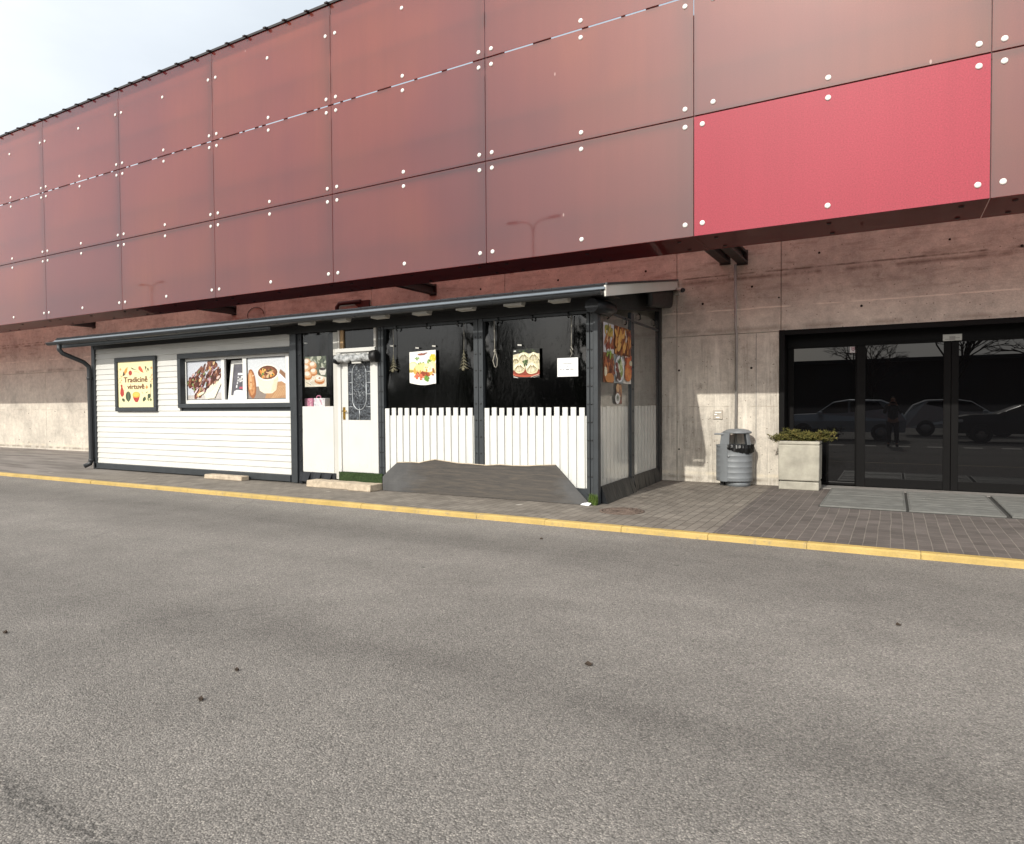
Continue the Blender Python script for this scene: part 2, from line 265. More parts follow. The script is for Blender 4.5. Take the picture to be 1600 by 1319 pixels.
# ------------------------------------------------------------------ mesh builder
class B:
    def __init__(s): s.v = []; s.f = []; s.mi = []; s.sm = []
    def quadbox(s, c, mi=0):                                   # 8 corners: bottom ring 4, top ring 4
        k = len(s.v); s.v += [Vector(q) for q in c]
        for q in ((3, 2, 1, 0), (4, 5, 6, 7), (0, 1, 5, 4), (1, 2, 6, 5), (2, 3, 7, 6), (3, 0, 4, 7)):
            s.f.append([k+i for i in q]); s.mi.append(mi); s.sm.append(0)
        return s
    def box(s, x0, x1, y0, y1, z0, z1, mi=0):
        return s.quadbox([(x0, y0, z0), (x1, y0, z0), (x1, y1, z0), (x0, y1, z0), (x0, y0, z1), (x1, y0, z1), (x1, y1, z1), (x0, y1, z1)], mi)
    def face(s, pts, mi=0):
        k = len(s.v); s.v += [Vector(q) for q in pts]; s.f.append(list(range(k, k+len(pts)))); s.mi.append(mi); s.sm.append(0); return s
    def prism(s, poly, d, mi=0):                               # poly: 3-D outline, d: extrusion vector
        d = Vector(d); n = len(poly); k = len(s.v); a = [Vector(q) for q in poly]; s.v += a+[q+d for q in a]
        s.f.append([k+i for i in range(n)][::-1]); s.f.append([k+n+i for i in range(n)]); s.mi += [mi, mi]; s.sm += [0, 0]
        for i in range(n):
            j = (i+1) % n; s.f.append([k+i, k+j, k+n+j, k+n+i]); s.mi.append(mi); s.sm.append(0)
        return s
    def tube(s, pts, r, seg=8, mi=0, cap=True):
        pts = [Vector(q) for q in pts]; n = len(pts); rr = r if isinstance(r, (list, tuple)) else [r]*n; k = len(s.v); up = None
        for i, q in enumerate(pts):
            t = (pts[min(i+1, n-1)]-pts[max(i-1, 0)]).normalized()
            if up is None: up = Vector((0, 0, 1)) if abs(t.z) < .9 else Vector((1, 0, 0))
            a = t.cross(up).normalized(); b = a.cross(t).normalized(); up = b
            for j in range(seg):
                w = 2*math.pi*j/seg; s.v.append(q+a*(rr[i]*math.cos(w))+b*(rr[i]*math.sin(w)))
        for i in range(n-1):
            for j in range(seg):
                j2 = (j+1) % seg; s.f.append([k+i*seg+j, k+i*seg+j2, k+(i+1)*seg+j2, k+(i+1)*seg+j]); s.mi.append(mi); s.sm.append(1)
        if cap:
            s.f.append([k+j for j in range(seg)][::-1]); s.f.append([k+(n-1)*seg+j for j in range(seg)]); s.mi += [mi, mi]; s.sm += [0, 0]
        return s
    def lathe(s, c, prof, seg=32, mi=0, sx=1, sy=1, a0=0, a1=2*math.pi):   # prof: (radius, z) rings
        c = Vector(c); k = len(s.v); full = abs(a1-a0-2*math.pi) < 1e-6; m = seg if full else seg+1
        for (r, z) in prof:
            for j in range(m):
                w = a0+(a1-a0)*j/seg; s.v.append(c+Vector((r*sx*math.cos(w), r*sy*math.sin(w), z)))
        for i in range(len(prof)-1):
            for j in range(seg):
                j2 = (j+1) % m; s.f.append([k+i*m+j, k+i*m+j2, k+(i+1)*m+j2, k+(i+1)*m+j]); s.mi.append(mi); s.sm.append(1)
        return s
    def disc(s, c, n, r, th, seg=10, mi=0):                    # domed disc facing n
        c = Vector(c); n = Vector(n).normalized(); a = n.orthogonal().normalized(); b = n.cross(a); k = len(s.v)
        for (q, h) in ((1, 0), (1, .5), (.72, 1)):
            for j in range(seg):
                w = 2*math.pi*j/seg; s.v.append(c+(a*math.cos(w)+b*math.sin(w))*r*q+n*th*h)
        for i in range(2):
            for j in range(seg):
                j2 = (j+1) % seg; s.f.append([k+i*seg+j, k+i*seg+j2, k+(i+1)*seg+j2, k+(i+1)*seg+j]); s.mi.append(mi); s.sm.append(1)
        s.f.append([k+2*seg+j for j in range(seg)]); s.mi.append(mi); s.sm.append(1)
        return s
    def build(s, name, mats, parent=None, bevel=0, seg=2, autosmooth=True, solid=True):
        me = bpy.data.meshes.new(name)
        o0 = parent.matrix_world.translation if parent is not None else Vector((0, 0, 0))
        o0 = WORLD.get(parent.name, o0) if parent is not None else o0
        me.from_pydata([tuple(q-o0) for q in s.v], [], s.f)
        for m in (mats if isinstance(mats, (list, tuple)) else [mats]): me.materials.append(M[m] if isinstance(m, str) else m)
        me.polygons.foreach_set('material_index', s.mi); me.polygons.foreach_set('use_smooth', [bool(q) for q in s.sm]); me.update()
        if solid:
            bm = bmesh.new(); bm.from_mesh(me); bmesh.ops.recalc_face_normals(bm, faces=bm.faces); bm.to_mesh(me); bm.free()
        o = bpy.data.objects.new(name, me); COL.objects.link(o)
        if parent is not None: o.parent = parent
        WORLD[o.name] = o0
        if bevel:
            md = o.modifiers.new('edge', 'BEVEL'); md.width = bevel; md.segments = seg; md.limit_method = 'ANGLE'; md.angle_limit = R(40)
        return o
WORLD = {}
def tag(o, label=None, cat=None, group=None, kind=None):
    for k, v in (('label', label), ('category', cat), ('group', group), ('kind', kind)):
        if v: o[k] = v
    return o
def thing(name, loc, label, cat, group=None):
    o = bpy.data.objects.new(name, None); COL.objects.link(o); o.location = loc; o.empty_display_size = .2
    WORLD[o.name] = Vector(loc); return tag(o, label, cat, group)
def copy_tree(o, parent=None, loc=None):
    c = o.copy(); COL.objects.link(c)
    if parent is not None: c.parent = parent
    if loc is not None: c.location = loc
    for ch in list(o.children): copy_tree(ch, c)
    return c
def text(name, body, p0, ux, uz, w, h, mat, parent, depth=.002):
    """lettering fitted into a w x h box whose lower left corner is p0"""
    cu = bpy.data.curves.new('lettering', 'FONT'); cu.body = body; cu.size = 1; cu.offset = .014
    o = bpy.data.objects.new('lettering', cu); COL.objects.link(o); bpy.context.view_layer.update()
    me = bpy.data.meshes.new_from_object(o); bpy.data.objects.remove(o)
    xs = [v.co.x for v in me.vertices]; ys = [v.co.y for v in me.vertices]; x0, x1, y0, y1 = min(xs), max(xs), min(ys), max(ys)
    n = Vector(ux).cross(Vector(uz)); b = B()
    pts = [Vector(p0)+Vector(ux)*((v.co.x-x0)/(x1-x0)*w)+Vector(uz)*((v.co.y-y0)/(y1-y0)*h)+n*depth for v in me.vertices]
    b.v = pts; b.f = [list(p.vertices) for p in me.polygons]; b.mi = [0]*len(b.f); b.sm = [0]*len(b.f)
    return b.build(name, mat, parent, solid=False)

# ------------------------------------------------------------------ printed pictures
class Pic:
    """flat print: coloured shapes in (0..1, 0..1) laid on a sheet a fraction of a millimetre above one another"""
    def __init__(s, p0, u, v, seed=1, th=.006):
        s.p0, s.u, s.v = Vector(p0), Vector(u), Vector(v); s.n = s.u.cross(s.v).normalized(); s.k = 0
        s.b = B(); s.c = []; s.rng = random.Random(seed); s.th = th; s.asp = s.u.length/s.v.length
    def pt(s, a, b): return s.p0+s.u*a+s.v*b+s.n*(s.th+s.k*.00007)
    def poly(s, pts, col):
        s.k += 1; s.b.face([s.pt(min(1, max(0, a)), min(1, max(0, b))) for a, b in pts]); s.c.append(lin(col)); return s
    def bg(s, col, pts=None):
        pts = pts or [(0, 0), (1, 0), (1, 1), (0, 1)]
        s.b.prism([s.p0+s.u*a+s.v*b for a, b in pts], s.n*s.th); s.c += [lin(col)]*(2+len(pts)); return s
    def ell(s, x, y, rx, ry, col, rot=0, jit=0, seg=16, a0=0, a1=2*math.pi):
        pts = []
        for i in range(seg):
            w = a0+(a1-a0)*i/(seg if a1-a0 > 6.2 else seg-1); q = 1+s.rng.uniform(-jit, jit)
            ex, ey = rx*math.cos(w)*q, ry*math.sin(w)*q
            pts.append((x+ex*math.cos(rot)-ey*math.sin(rot)/s.asp, y+ex*math.sin(rot)*s.asp+ey*math.cos(rot)))
        return s.poly(pts, col)
    def rect(s, x0, y0, x1, y1, col): return s.poly([(x0, y0), (x1, y0), (x1, y1), (x0, y1)], col)
    def line(s, pts, w, col):
        for (a, b), (c, d) in zip(pts, pts[1:]):
            dx, dy = (c-a)*s.asp, d-b; L = math.hypot(dx, dy) or 1; nx, ny = -dy/L*w/2/s.asp, dx/L*w/2
            s.poly([(a+nx, b+ny), (c+nx, d+ny), (c-nx, d-ny), (a-nx, b-ny)], col); s.k -= 1
        s.k += 1; return s
    def bits(s, n, region, cols, r0, r1, asp=2.2, rot=None):
        for _ in range(n):
            x, y = region(s.rng); r = s.rng.uniform(r0, r1)
            s.ell(x, y, r, r/s.rng.uniform(1, asp)*1.0, s.rng.choice(cols), s.rng.uniform(0, 3.1) if rot is None else rot+s.rng.uniform(-.4, .4), .18, 9)
        return s
    def build(s, name, parent=None):
        o = s.b.build(name, 'prnt', parent, solid=False); me = o.data
        at = me.color_attributes.new('ink', 'FLOAT_COLOR', 'CORNER')
        for p, c in zip(me.polygons, s.c):
            for li in p.loop_indices: at.data[li].color = c
        return o
def inell(cx, cy, rx, ry):
    def f(g):
        w, q = g.uniform(0, 6.283), math.sqrt(g.random()); return cx+rx*q*math.cos(w), cy+ry*q*math.sin(w)
    return f
# ------------------------------------------------------------------ light and sky
SUN_TAN = .63; to_sun = Vector((-.085, -1, SUN_TAN)).normalized()
elev = math.asin(to_sun.z)
sl = bpy.data.lights.new('sun', 'SUN'); so = bpy.data.objects.new('sun', sl); COL.objects.link(so)
sl.energy = 3.1; sl.angle = R(.53); sl.color = (1.0, .955, .87); so.rotation_euler = to_sun.to_track_quat('Z', 'Y').to_euler(); so.location = (-3, -20, 20)
w = bpy.data.worlds.new('World'); sc.world = w; w.use_nodes = True; wt = w.node_tree; bg = wt.nodes['Background']
sky = wt.nodes.new('ShaderNodeTexSky'); sky.sky_type = 'NISHITA'; sky.sun_disc = False; sky.sun_elevation = elev
sky.sun_rotation = math.atan2(to_sun.x, to_sun.y); sky.dust_density = 3.0; sky.air_density = 1.0; sky.ozone_density = 1.0
def wn(typ, **ins):
    n = wt.nodes.new('ShaderNode'+typ)
    for k, v in ins.items():
        k = k.replace('_', ' ')
        if hasattr(v, 'is_output'): wt.links.new(v, n.inputs[k])
        else: n.inputs[k].default_value = v
    return n
tc = wn('TexCoord'); mp = wn('Mapping', Vector=tc.outputs['Generated'], Scale=(1.2, 1.2, 3.2))
cn = wn('TexNoise', Vector=mp.outputs[0], Scale=1.4, Detail=6.0, Roughness=.55)
cr = wn('ValToRGB', Fac=cn.outputs[0]); cr.color_ramp.elements[0].position = .30; cr.color_ramp.elements[0].color = (.70, .70, .70, 1)
cr.color_ramp.elements[1].position = .66; cr.color_ramp.elements[1].color = (.9, .9, .9, 1)
mx = wt.nodes.new('ShaderNodeMix'); mx.data_type = 'RGBA'
wt.links.new(cr.outputs[0], mx.inputs[0]); wt.links.new(sky.outputs[0], mx.inputs[6]); 
dt = wt.nodes.new('ShaderNodeVectorMath'); dt.operation = 'DOT_PRODUCT'; wt.links.new(tc.outputs['Generated'], dt.inputs[0]); dt.inputs[1].default_value = to_sun
ma = wt.nodes.new('ShaderNodeMath'); ma.operation = 'MULTIPLY_ADD'; wt.links.new(dt.outputs['Value'], ma.inputs[0]); ma.inputs[1].default_value = .5; ma.inputs[2].default_value = .5
hz = wn('ValToRGB', Fac=ma.outputs[0]); e_ = hz.color_ramp.elements; e_[0].position = .34; e_[0].color = (4.5, 5.05, 5.5, 1); e_[1].position = .92; e_[1].color = (11.0, 11.1, 11.1, 1)
e3_ = e_.new(.99); e3_.color = (16.5, 16.2, 15.6, 1)
e2_ = e_.new(.55); e2_.color = (9.5, 9.7, 9.9, 1)
wt.links.new(hz.outputs[0], mx.inputs[7])                    # thin high cloud, brighter towards the sun
wt.links.new(mx.outputs[2], bg.inputs[0]); bg.inputs[1].default_value = .12
sc.view_settings.view_transform = 'Standard'; sc.view_settings.look = 'None'; sc.view_settings.exposure = 0.36; sc.view_settings.gamma = 1
sc.cycles.use_denoising = True; sc.cycles.max_bounces = 8; sc.cycles.transparent_max_bounces = 12; sc.cycles.sample_clamp_indirect = 6

# ------------------------------------------------------------------ ground
tag(B().face([(-400, -400, 0), (400, -400, 0), (400, 400, 0), (-400, 400, 0)]).build('road', 'asphalt', solid=False), kind='structure')
tag(B().box(-120, 80, 7.56, 12.6, -.05, PZ).build('pavement', 'paver'), kind='structure')
bx = G(1118, 832, PZ).x
tag(B().face([(bx-.02, 7.565, PZ+.004), (40, 7.565, PZ+.004), (40, 12.9, PZ+.004), (bx-.1, 12.4, PZ+.004)]).build('entrance_paving', 'paver2', solid=False), kind='structure')
b = B(); rg = random.Random(3)
x = -60.0+(G(1096, 844, .05).x % 1.0)
while x < 40:
    h = rg.uniform(-.003, .003); y = rg.uniform(-.004, .004)
    b.prism([(x+.0025, 7.458+y, -.02), (x+.0025, 7.466+y, PZ-.012+h), (x+.0025, 7.482+y, PZ+.003+h), (x+.0025, 7.565, PZ+.004+h), (x+.0025, 7.565, -.02)], (.995, 0, 0)); x += 1
tag(b.build('kerb', 'kerb'), kind='structure')
for x in range(-3, 5):                                       # dashed edge of the crossing, seen mirrored in the doors
    tag(B().box(x, x+.5, -.75, -.25, 0, .004).build('road_marking', 'mark'), kind='structure')

# ------------------------------------------------------------------ the big red building
bld = thing('commercial_building', (-10, WY, 0), 'long concrete commercial building clad above in faded red panels, one panel bright red', 'building')
def put(b, name, m, parent=bld, **k): return b.build(name, m, parent, **k)
XL, XR = -50, 14
JX = [-3.5-3.68*k for k in range(11, -1, -1)]+[-1.69, 1.98, 5.65, 9.3, XR]
b = B(); b.box(XL, -1.72, WY+.03, WY+18, 0, 7.8); b.box(5.4, XR, WY+.03, WY+18, 0, 7.8); b.box(-1.72, 5.4, WY+.03, WY+18, 2.74, 7.8); b.box(-1.72, 5.4, WY+6, WY+18, 0, 2.74)
edges = [XL]+JX
for a, c in zip(edges, edges[1:]):
    b.box(a+.006, c-.006, WY, WY+.03, 2.735, 7.79)
    if c <= -3.4: b.box(a+.006, c-.006, WY, WY+.03, 0, 2.722)
b.box(-3.494, -1.72, WY, WY+.03, 0, 2.722); b.box(5.4, XR, WY, WY+.03, 0, 2.722)
for px, py in ((1280, 395), (1484, 374), (1597, 384), (1217, 465), (1098, 475), (1346, 478), (751, 452), (872, 438), (1009, 424), (1061, 579), (1061, 702), (1174, 575), (45, 646), (86, 643), (132, 644), (47, 670), (30, 687), (78, 690), (1175, 448), (466, 497), (510, 490)):
    q = P(px, py, WY); b.disc(q, (0, -1, 0), .016+.008*rg.random(), .003, 8, 1)
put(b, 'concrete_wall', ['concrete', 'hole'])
# recess of the doorway
put(B().box(-1.72, 5.4, DY+.25, DY+.3, 0, 2.74).box(-1.72, 5.4, DY, DY+.25, 2.62, 2.74), 'door_recess', 'black')

# cladding
CW, ZR, X0 = 3.2636, [3.744, 5.328, 6.930, 8.54, 8.742], -18.662
GAP = .010; rivs = []
panels = []
def sheet(b):                                                # panel face and edges; back left off to pass more red light
    k = [i for i, f in enumerate(b.f) if min(b.v[q].y for q in f) > FY+.007]
    for i in k[::-1]: del b.f[i], b.mi[i], b.sm[i]
    return b
for i in range(-7, 8):
    xa, xb = X0+(i)*CW-0.0, X0+(i+1)*CW
    for r in range(3):
        z0, z1 = ZR[r], ZR[r+1]
        m = 'cladnew' if (i == 5 and r == 0) else 'clad'
        gz = .014 if r else .006
        bb = sheet(B().box(xa+.006, xb-.006, FY, FY+.008, z0+(gz if r else 0), z1-(.011 if r == 1 else .006)))
        o = put(bb, 'cladding_panel', m)
        if m == 'cladnew': o['label'] = 'bright red cladding panel, newer than the faded ones round it'
        for qx in (xa+.115, (xa+xb)/2, xb-.115):
            for qz in (z0+(.16 if r == 0 else .12), z1-(.36 if (r == 2) else .12)):
                if i == 5 and r == 1 and qx < xa+.2 and qz < z0+.3: qx += .14; qz += .02
                rivs.append((Vector((qx, FY, qz)), (0, -1, 0), .034, o))
    panels.append(put(B().box(xa+.006, xb-.006, FY+.012, FY+.02, ZR[3]-.03, ZR[4]-.004), 'parapet_strip', 'clad'))
    o = put(B().box(xa+.006, xb-.006, FY+.012, FY+.92, ZR[0]-.006, ZR[0]+.004), 'soffit_panel', 'soffit')
    for qx in (xa+.25, xa+CW*.5, xb-.25):
        for qy in (FY+.2, FY+.75): rivs.append((Vector((qx, qy, ZR[0]-.006)), (0, 0, -1), .03, o))
rivs = [q for q in rivs if True]
vis = sorted([q for q in rivs if seen(q[0])], key=lambda q: -q[2]/(q[0]-EYE).dot(FW)*(1 if q[1][1] else .3))
one = set(id(q) for q in vis[:100]); rest = B()
for q in rivs:
    mname = 'rivet' if q[1][1] else 'frame'
    if id(q) in one: B().disc(q[0], q[1], q[2], .014, 12).build('rivet', mname, q[3])
    else: rest.disc(q[0], q[1], q[2], .014, 8, 0 if q[1][1] else 1)
o = put(rest, 'distant_rivets', ['rivet', 'frame']); o['kind'] = 'stuff'
# steel frame the panels hang on; it leaves most joints of the upper row open to the sky
b = B()
for i in range(-7, 9):
    x = X0+i*CW
    b.box(x-.14, x-.07, FY+.06, FY+.14, ZR[0]+.05, ZR[4]-.05)
    b.box(x-.03, x+.03, FY+.03, FY+.04, ZR[0], ZR[2]-.25)
    for _ in range(7):
        z = rg.uniform(ZR[2]-.2, ZR[4]-.1); b.box(x-.03, x+.03, FY+.03, FY+.04, z, z+rg.uniform(.12, .45))
for z in (ZR[0]+.6, ZR[1]+.6, ZR[2]+.6, ZR[3]-.3): b.box(X0-7*CW, X0+8*CW, FY+.15, FY+.2, z, z+.06)
b.box(X0-7*CW, X0+8*CW, FY+.025, FY+.035, ZR[1]-.06, ZR[1]+.06)
x = X0-7*CW
while x < X0+8*CW:
    L = rg.choice((.06, .1, .18, .3, .5)); b.box(x, x+L, FY+.02, FY+.03, ZR[2]-.03, ZR[2]+.03); x += L+rg.choice((.1, .2, .3, .5))
put(b, 'panel_frame', 'frame')
put(B().box(X0-7*CW, X0+8*CW, FY-.012, FY+.14, ZR[4]-.02, ZR[4]+.022), 'parapet_cap', 'cap')
for k in range(-7, 34):
    x = X0+k*CW/6+rg.uniform(-.03, .03)
    put(B().quadbox([(x-.03, FY-.08, ZR[4]-.030), (x+.03, FY-.08, ZR[4]-.030), (x+.05, FY+.13, ZR[4]+.02), (x-.01, FY+.13, ZR[4]+.02), (x-.03, FY-.08, ZR[4]-.005), (x+.03, FY-.08, ZR[4]-.005), (x+.05, FY+.13, ZR[4]+.045), (x-.01, FY+.13, ZR[4]+.045)]), 'cap_clip', 'cap')
# cantilever beams that carry the cladding
for px, py in ((1133, 410), (1160, 410), (677, 459), (366, 490), (147, 511), (1890, 330)):
    q = P(px, py, WY); z = q.z
    put(B().box(q.x-.08, q.x+.08, FY+.3, WY, z-.02, z+.02).box(q.x-.08, q.x+.08, FY+.3, WY, z+.15, z+.19).box(q.x-.012, q.x+.012, FY+.3, WY-.01, z+.02, z+.15)
        .box(q.x-.095, q.x+.095, WY-.015, WY+.005, z-.05, z+.21), 'cantilever_beam', 'beam')
q = P(1150, 410, WY); q2 = P(1150, 690, WY)
put(B().tube([(q.x, WY-.06, 3.95), (q.x+.004, WY-.045, 2.85), (q.x+.02, WY-.045, 2.7), (q2.x, WY-.045, .1)], .022, 10).box(q.x+.34, q.x+.352, WY-.006, WY+.002, .1, 2.72), 'wall_conduit', 'conduit')
qa, qb = P(530, 470, WY), P(552, 458, WY)
put(B().tube([(qa.x, WY-.08, 3.3), (qa.x, WY-.08, 3.92), (qa.x+.08, WY-.08, 4.0), (qb.x+.3, WY-.08, 4.0)], .05, 10).prism([(qb.x, WY-.02, 4.02), (qb.x+.55, WY-.02, 4.02), (qb.x+.55, WY-.02, 3.62)], (0, -.05, 0)), 'pipe_bracket', 'frame')
b = B()
qc = P(400, 492, WY)
b.tube([(qc.x+.32*math.cos(a), WY-.015, qc.z+.2*math.sin(a)) for a in [k*.35 for k in range(17)]], .008, 5)
put(b, 'hanging_cable', 'frame')
q = P(1122, 648, WY)
o = put(B().box(q.x-.085, q.x+.085, WY-.02, WY, q.z-.085, q.z+.085), 'wall_plate', 'grey', bevel=.008)
B().box(q.x-.05, q.x+.06, WY-.026, WY-.02, q.z+.035, q.z+.05).box(q.x-.06, q.x-.015, WY-.026, WY-.02, q.z-.005, q.z+.012).box(q.x-.035, q.x+.03, WY-.026, WY-.02, q.z-.058, q.z-.04).build('wall_plate_mark', 'inkw', o)

# glass entrance
def rectP(x0, y0, x1, y1, Y):
    a, c = P(x0, y0, Y), P(x1, y1, Y); return a.x, c.x, c.z, a.z
ent = thing('glass_entrance', (.6, DY, PZ), 'wide black framed glass entrance with sliding doors, mirroring parked cars', 'entrance door')
XE = 5.4
b = B(); b.box(-1.72, -1.63, WY-.015, DY+.1, PZ, 2.75); b.box(-1.63, XE, WY-.015, WY+.08, 2.66, 2.745); b.box(-1.63, XE, WY+.08, DY+.1, 2.70, 2.745)
b.build('outer_frame', 'alu', ent, bevel=.004)
zh = P(1400, 538, DY-.03).z; zt = P(1400, 520, DY-.03).z
B().box(-1.63, XE, DY-.06, DY+.08, zh, 2.70).build('header_box', 'alu', ent, bevel=.006)
zb = PZ+.02; xm0, xm1 = P(1338, 600, DY).x, P(1352, 600, DY).x; xs0, xs1, xs2 = P(1474, 600, DY).x, P(1485.5, 600, DY).x, P(1497, 600, DY).x
W2 = xs1-xm0
def leaf(name, x0, x1, st0, st1, dy, base):
    fr = B(); fr.box(x0, x0+st0, DY+dy-.025, DY+dy+.025, zb, zh); fr.box(x1-st1, x1, DY+dy-.025, DY+dy+.025, zb, zh)
    fr.box(x0+st0, x1-st1, DY+dy-.025, DY+dy+.025, zb, base); fr.box(x0+st0, x1-st1, DY+dy-.022, DY+dy+.022, zh-.004, zh+.03)
    f = fr.build(name, 'alu', ent, bevel=.004)
    B().box(x0+st0, x1-st1, DY+dy-.006, DY+dy+.006, base, zh-.004).build('door_glass', 'glass', f); return f
base = P(1400, 748, DY).z
p1 = leaf('fixed_panel', -1.63, xm0+.0, .1, .02, .0, PZ+.06)
d1 = leaf('sliding_door', xm0+.004, xs1-.003, xm1-xm0, xs1-xs0, -.06, base)
d2 = leaf('sliding_door', xs1+.003, xs1+W2, xs2-xs1, .13, -.06, base)
p2 = leaf('fixed_panel', xs1+W2+.004, XE, .02, .1, .0, PZ+.06)
xa, xb, za, zc = rectP(1473, 525, 1503, 530, DY-.065)
o = B().box(xa, xb, DY-.09, DY-.062, za-.02, zc+.02).build('door_sensor', 'lampw', ent, bevel=.004)
B().box(xa+.03, xa+.12, DY-.094, DY-.09, za+.0, za+.012).box(xb-.12, xb-.03, DY-.094, DY-.09, za+.02, za+.03).box((xa+xb)/2-.04, (xa+xb)/2+.04, DY-.095, DY-.09, za-.01, za+.05).build('sensor_lens', 'conduit', o)
xa, xb, za, zc = rectP(1328, 539, 1338.5, 551, DY-.006)
st = Pic((xa, DY-.008, za), (xb-xa, 0, 0), (0, 0, zc-za), 3, .001).bg('e9dfdf')
st.rect(.2, .78, .8, .92, '6a5f5f').poly([(.18, .74), (.82, .74), (.8, .4), (.5, .16), (.2, .4)], '7f6a70').poly([(.25, .7), (.75, .7), (.73, .43), (.5, .25), (.27, .43)], 'd9b3ba').rect(.3, .46, .7, .58, 'b2848e')
o = st.build('security_sticker', p1); o['label'] = 'small white sticker with a red shield'
tag(B().box(-1.63, XE, 12.3, DY-.1, PZ, PZ+.014).build('door_sill', 'conduit'), kind='structure')

# ------------------------------------------------------------------ floor grates in front of the doors
gy0, gy1 = 10.16, 12.28
gl = [('grey metal entrance grate next to the concrete planter', G(1277, 792, PZ).x+.03), ('grey ribbed metal grate, middle one of the entrance row', G(1418, 801, PZ).x+.02), ('grey ribbed metal grate cut by the right edge of the picture', G(1579, 811, PZ).x+.02)]
xw = gl[1][1]-gl[0][1]
for k, (lab, x) in enumerate(gl):
    x1 = x+xw-.035
    t = thing('entrance_grate', (x, gy0, PZ), lab, 'floor grate', 'metal grates in front of the glass doors')
    B().box(x, x1, gy0, gy1, PZ+.004, PZ+.010).build('grate_bed', 'gratebed', t)
    B().box(x, x1, gy0, gy0+.03, PZ+.010, PZ+.030).box(x, x1, gy1-.03, gy1, PZ+.010, PZ+.030).box(x, x+.02, gy0+.03, gy1-.03, PZ+.010, PZ+.03).box(x1-.02, x1, gy0+.03, gy1-.03, PZ+.010, PZ+.03).build('grate_frame', 'grate', t)
    bb = B(); y = gy0+.045
    while y < gy1-.05:
        d = rg.uniform(-.001, .001)+(-.004 if rg.random() < .12 else 0)
        bb.box(x+.022, x1-.022, y, y+(.024 if k else .028), PZ+.012, PZ+.028+d); y += .032
    if k:
        q = x+.06
        while q < x1-.05: bb.box(q, q+.006, gy0+.032, gy1-.032, PZ+.011, PZ+.024); q += .05
    bb.build('grate_bars', 'grate', t)
tag(B().box(gl[0][1]-.02, 4, gy0-.02, gy1+.02, PZ, PZ+.0055).build('grate_pit', 'gratebed'), kind='structure')
# ------------------------------------------------------------------ kiosk
kio = thing('food_kiosk', (-10, KY, PZ), 'white and anthracite wooden food kiosk with glazed curtains against the concrete wall', 'kiosk')
def kp(b, name, m, parent=kio, **k): return b.build(name, m, parent, **k)
XA, XP, XC = -16.30, -9.86, -3.655                           # left end, end of the closed part, right corner
def SX(y): return -3.655-.045*(y-9.0)
def PS(x, y):
    d = ray(x, y); a, bb = -3.655+.045*9, -.045; return EYE+d*(a/(d.x-bb*d.y))
ztop = P(300, 534, KY).z
# sign and window openings
wx0, wx1, wz0, wz1 = rectP(282, 554.5, 452, 634.5, 8.985)
wx0, wx1 = P(277.5, 600, 8.98).x, P(455, 590, 8.98).x
wz1 = P(277, 553.5, 8.98).z; wz0 = P(279, 637.5, 8.98).z
# lap siding
b = B(); nb = 22; z0 = P(300, 733, KY).z; h = (ztop-z0)/nb
for k in range(nb):
    za, zb_ = z0+k*h, z0+(k+1)*h+.004
    spans = [(XA, XP)]
    if zb_ > wz0+.02 and za < wz1-.02: spans = [(XA, wx0+.03)]
    for (a, c) in spans:
        j = rg.uniform(-.0015, .0015)
        b.prism([(a, KY+.018+j, za), (a, KY+.018+j, za+.012), (a, KY+j, za+.014), (a, KY+.014+j, zb_), (a, KY+.04, zb_), (a, KY+.04, za)], (c-a, 0, 0))
kp(b, 'siding', 'white')
kp(B().box(XA, XP, KY+.05, KY+.1, PZ, wz0+.02).box(XA, wx0+.06, KY+.05, KY+.1, wz0+.02, wz1-.02).box(XA, XP, KY+.05, KY+.1, wz1-.02, 3.05).prism([(XA, KY+.1, PZ), (XA, 12.4, PZ), (XA, 12.4, 3.62), (XA, KY+.1, 3.06)], (.05, 0, 0)), 'wall_backing', 'dark')
kp(B().box(XA-.04, XP, KY-.03, KY+.05, PZ+.02, z0+.004), 'plinth', 'dark', bevel=.006)
kp(B().box(XA-.10, XA+.035, KY-.03, KY+.1, PZ, 3.0), 'corner_post', 'dark', bevel=.008)
pr = P(466, 620, KY).x; pl = P(455.5, 620, KY).x
kp(B().box(pl, (pl+pr)/2-.008, KY-.035, KY+.1, PZ+.01, 2.98).box((pl+pr)/2+.004, pr, KY-.05, KY+.1, PZ+.01, 2.98), 'corner_post', 'dark', bevel=.008)
# window: deep anthracite casing, white frame, printed panes, tilted middle sash
cs = B(); d0, d1 = KY-.03, KY+.12; tw = .10
cs.box(wx0, wx1, d0, d1, wz1-tw, wz1).box(wx0, wx1, d0, d1, wz0, wz0+tw*.85).box(wx0, wx0+tw, d0, d1, wz0+tw*.85, wz1-tw).box(wx1-tw*.5, wx1, d0, d1, wz0+tw*.85, wz1-tw)
kp(cs, 'window_casing', 'dark', bevel=.008)
win = B(); FYW = KY+.09
fx0, fx1, fz0, fz1 = wx0+tw, wx1-tw*.5, wz0+tw*.85, wz1-tw
xi = [P(x, 595, FYW).x for x in (291, 345.5, 350.5, 379, 385, 446)]
fzb, fzt = P(320, 625, FYW).z, P(320, 563.5, FYW).z
zr1 = P(415, 557.5, FYW).z
win.box(fx0, fx1, FYW, FYW+.05, fz0, fzb).box(fx0, fx1, FYW, FYW+.05, max(fzt, zr1), fz1)
fzt = max(fzt, zr1)
for a, c in ((fx0, xi[0]), (xi[1], xi[2]), (xi[3], xi[4]), (xi[5], fx1)):
    if c > a: win.box(a, c, FYW, FYW+.05, fzb, fzt)
wo = kp(win, 'window_frame', 'upvc', bevel=.006)
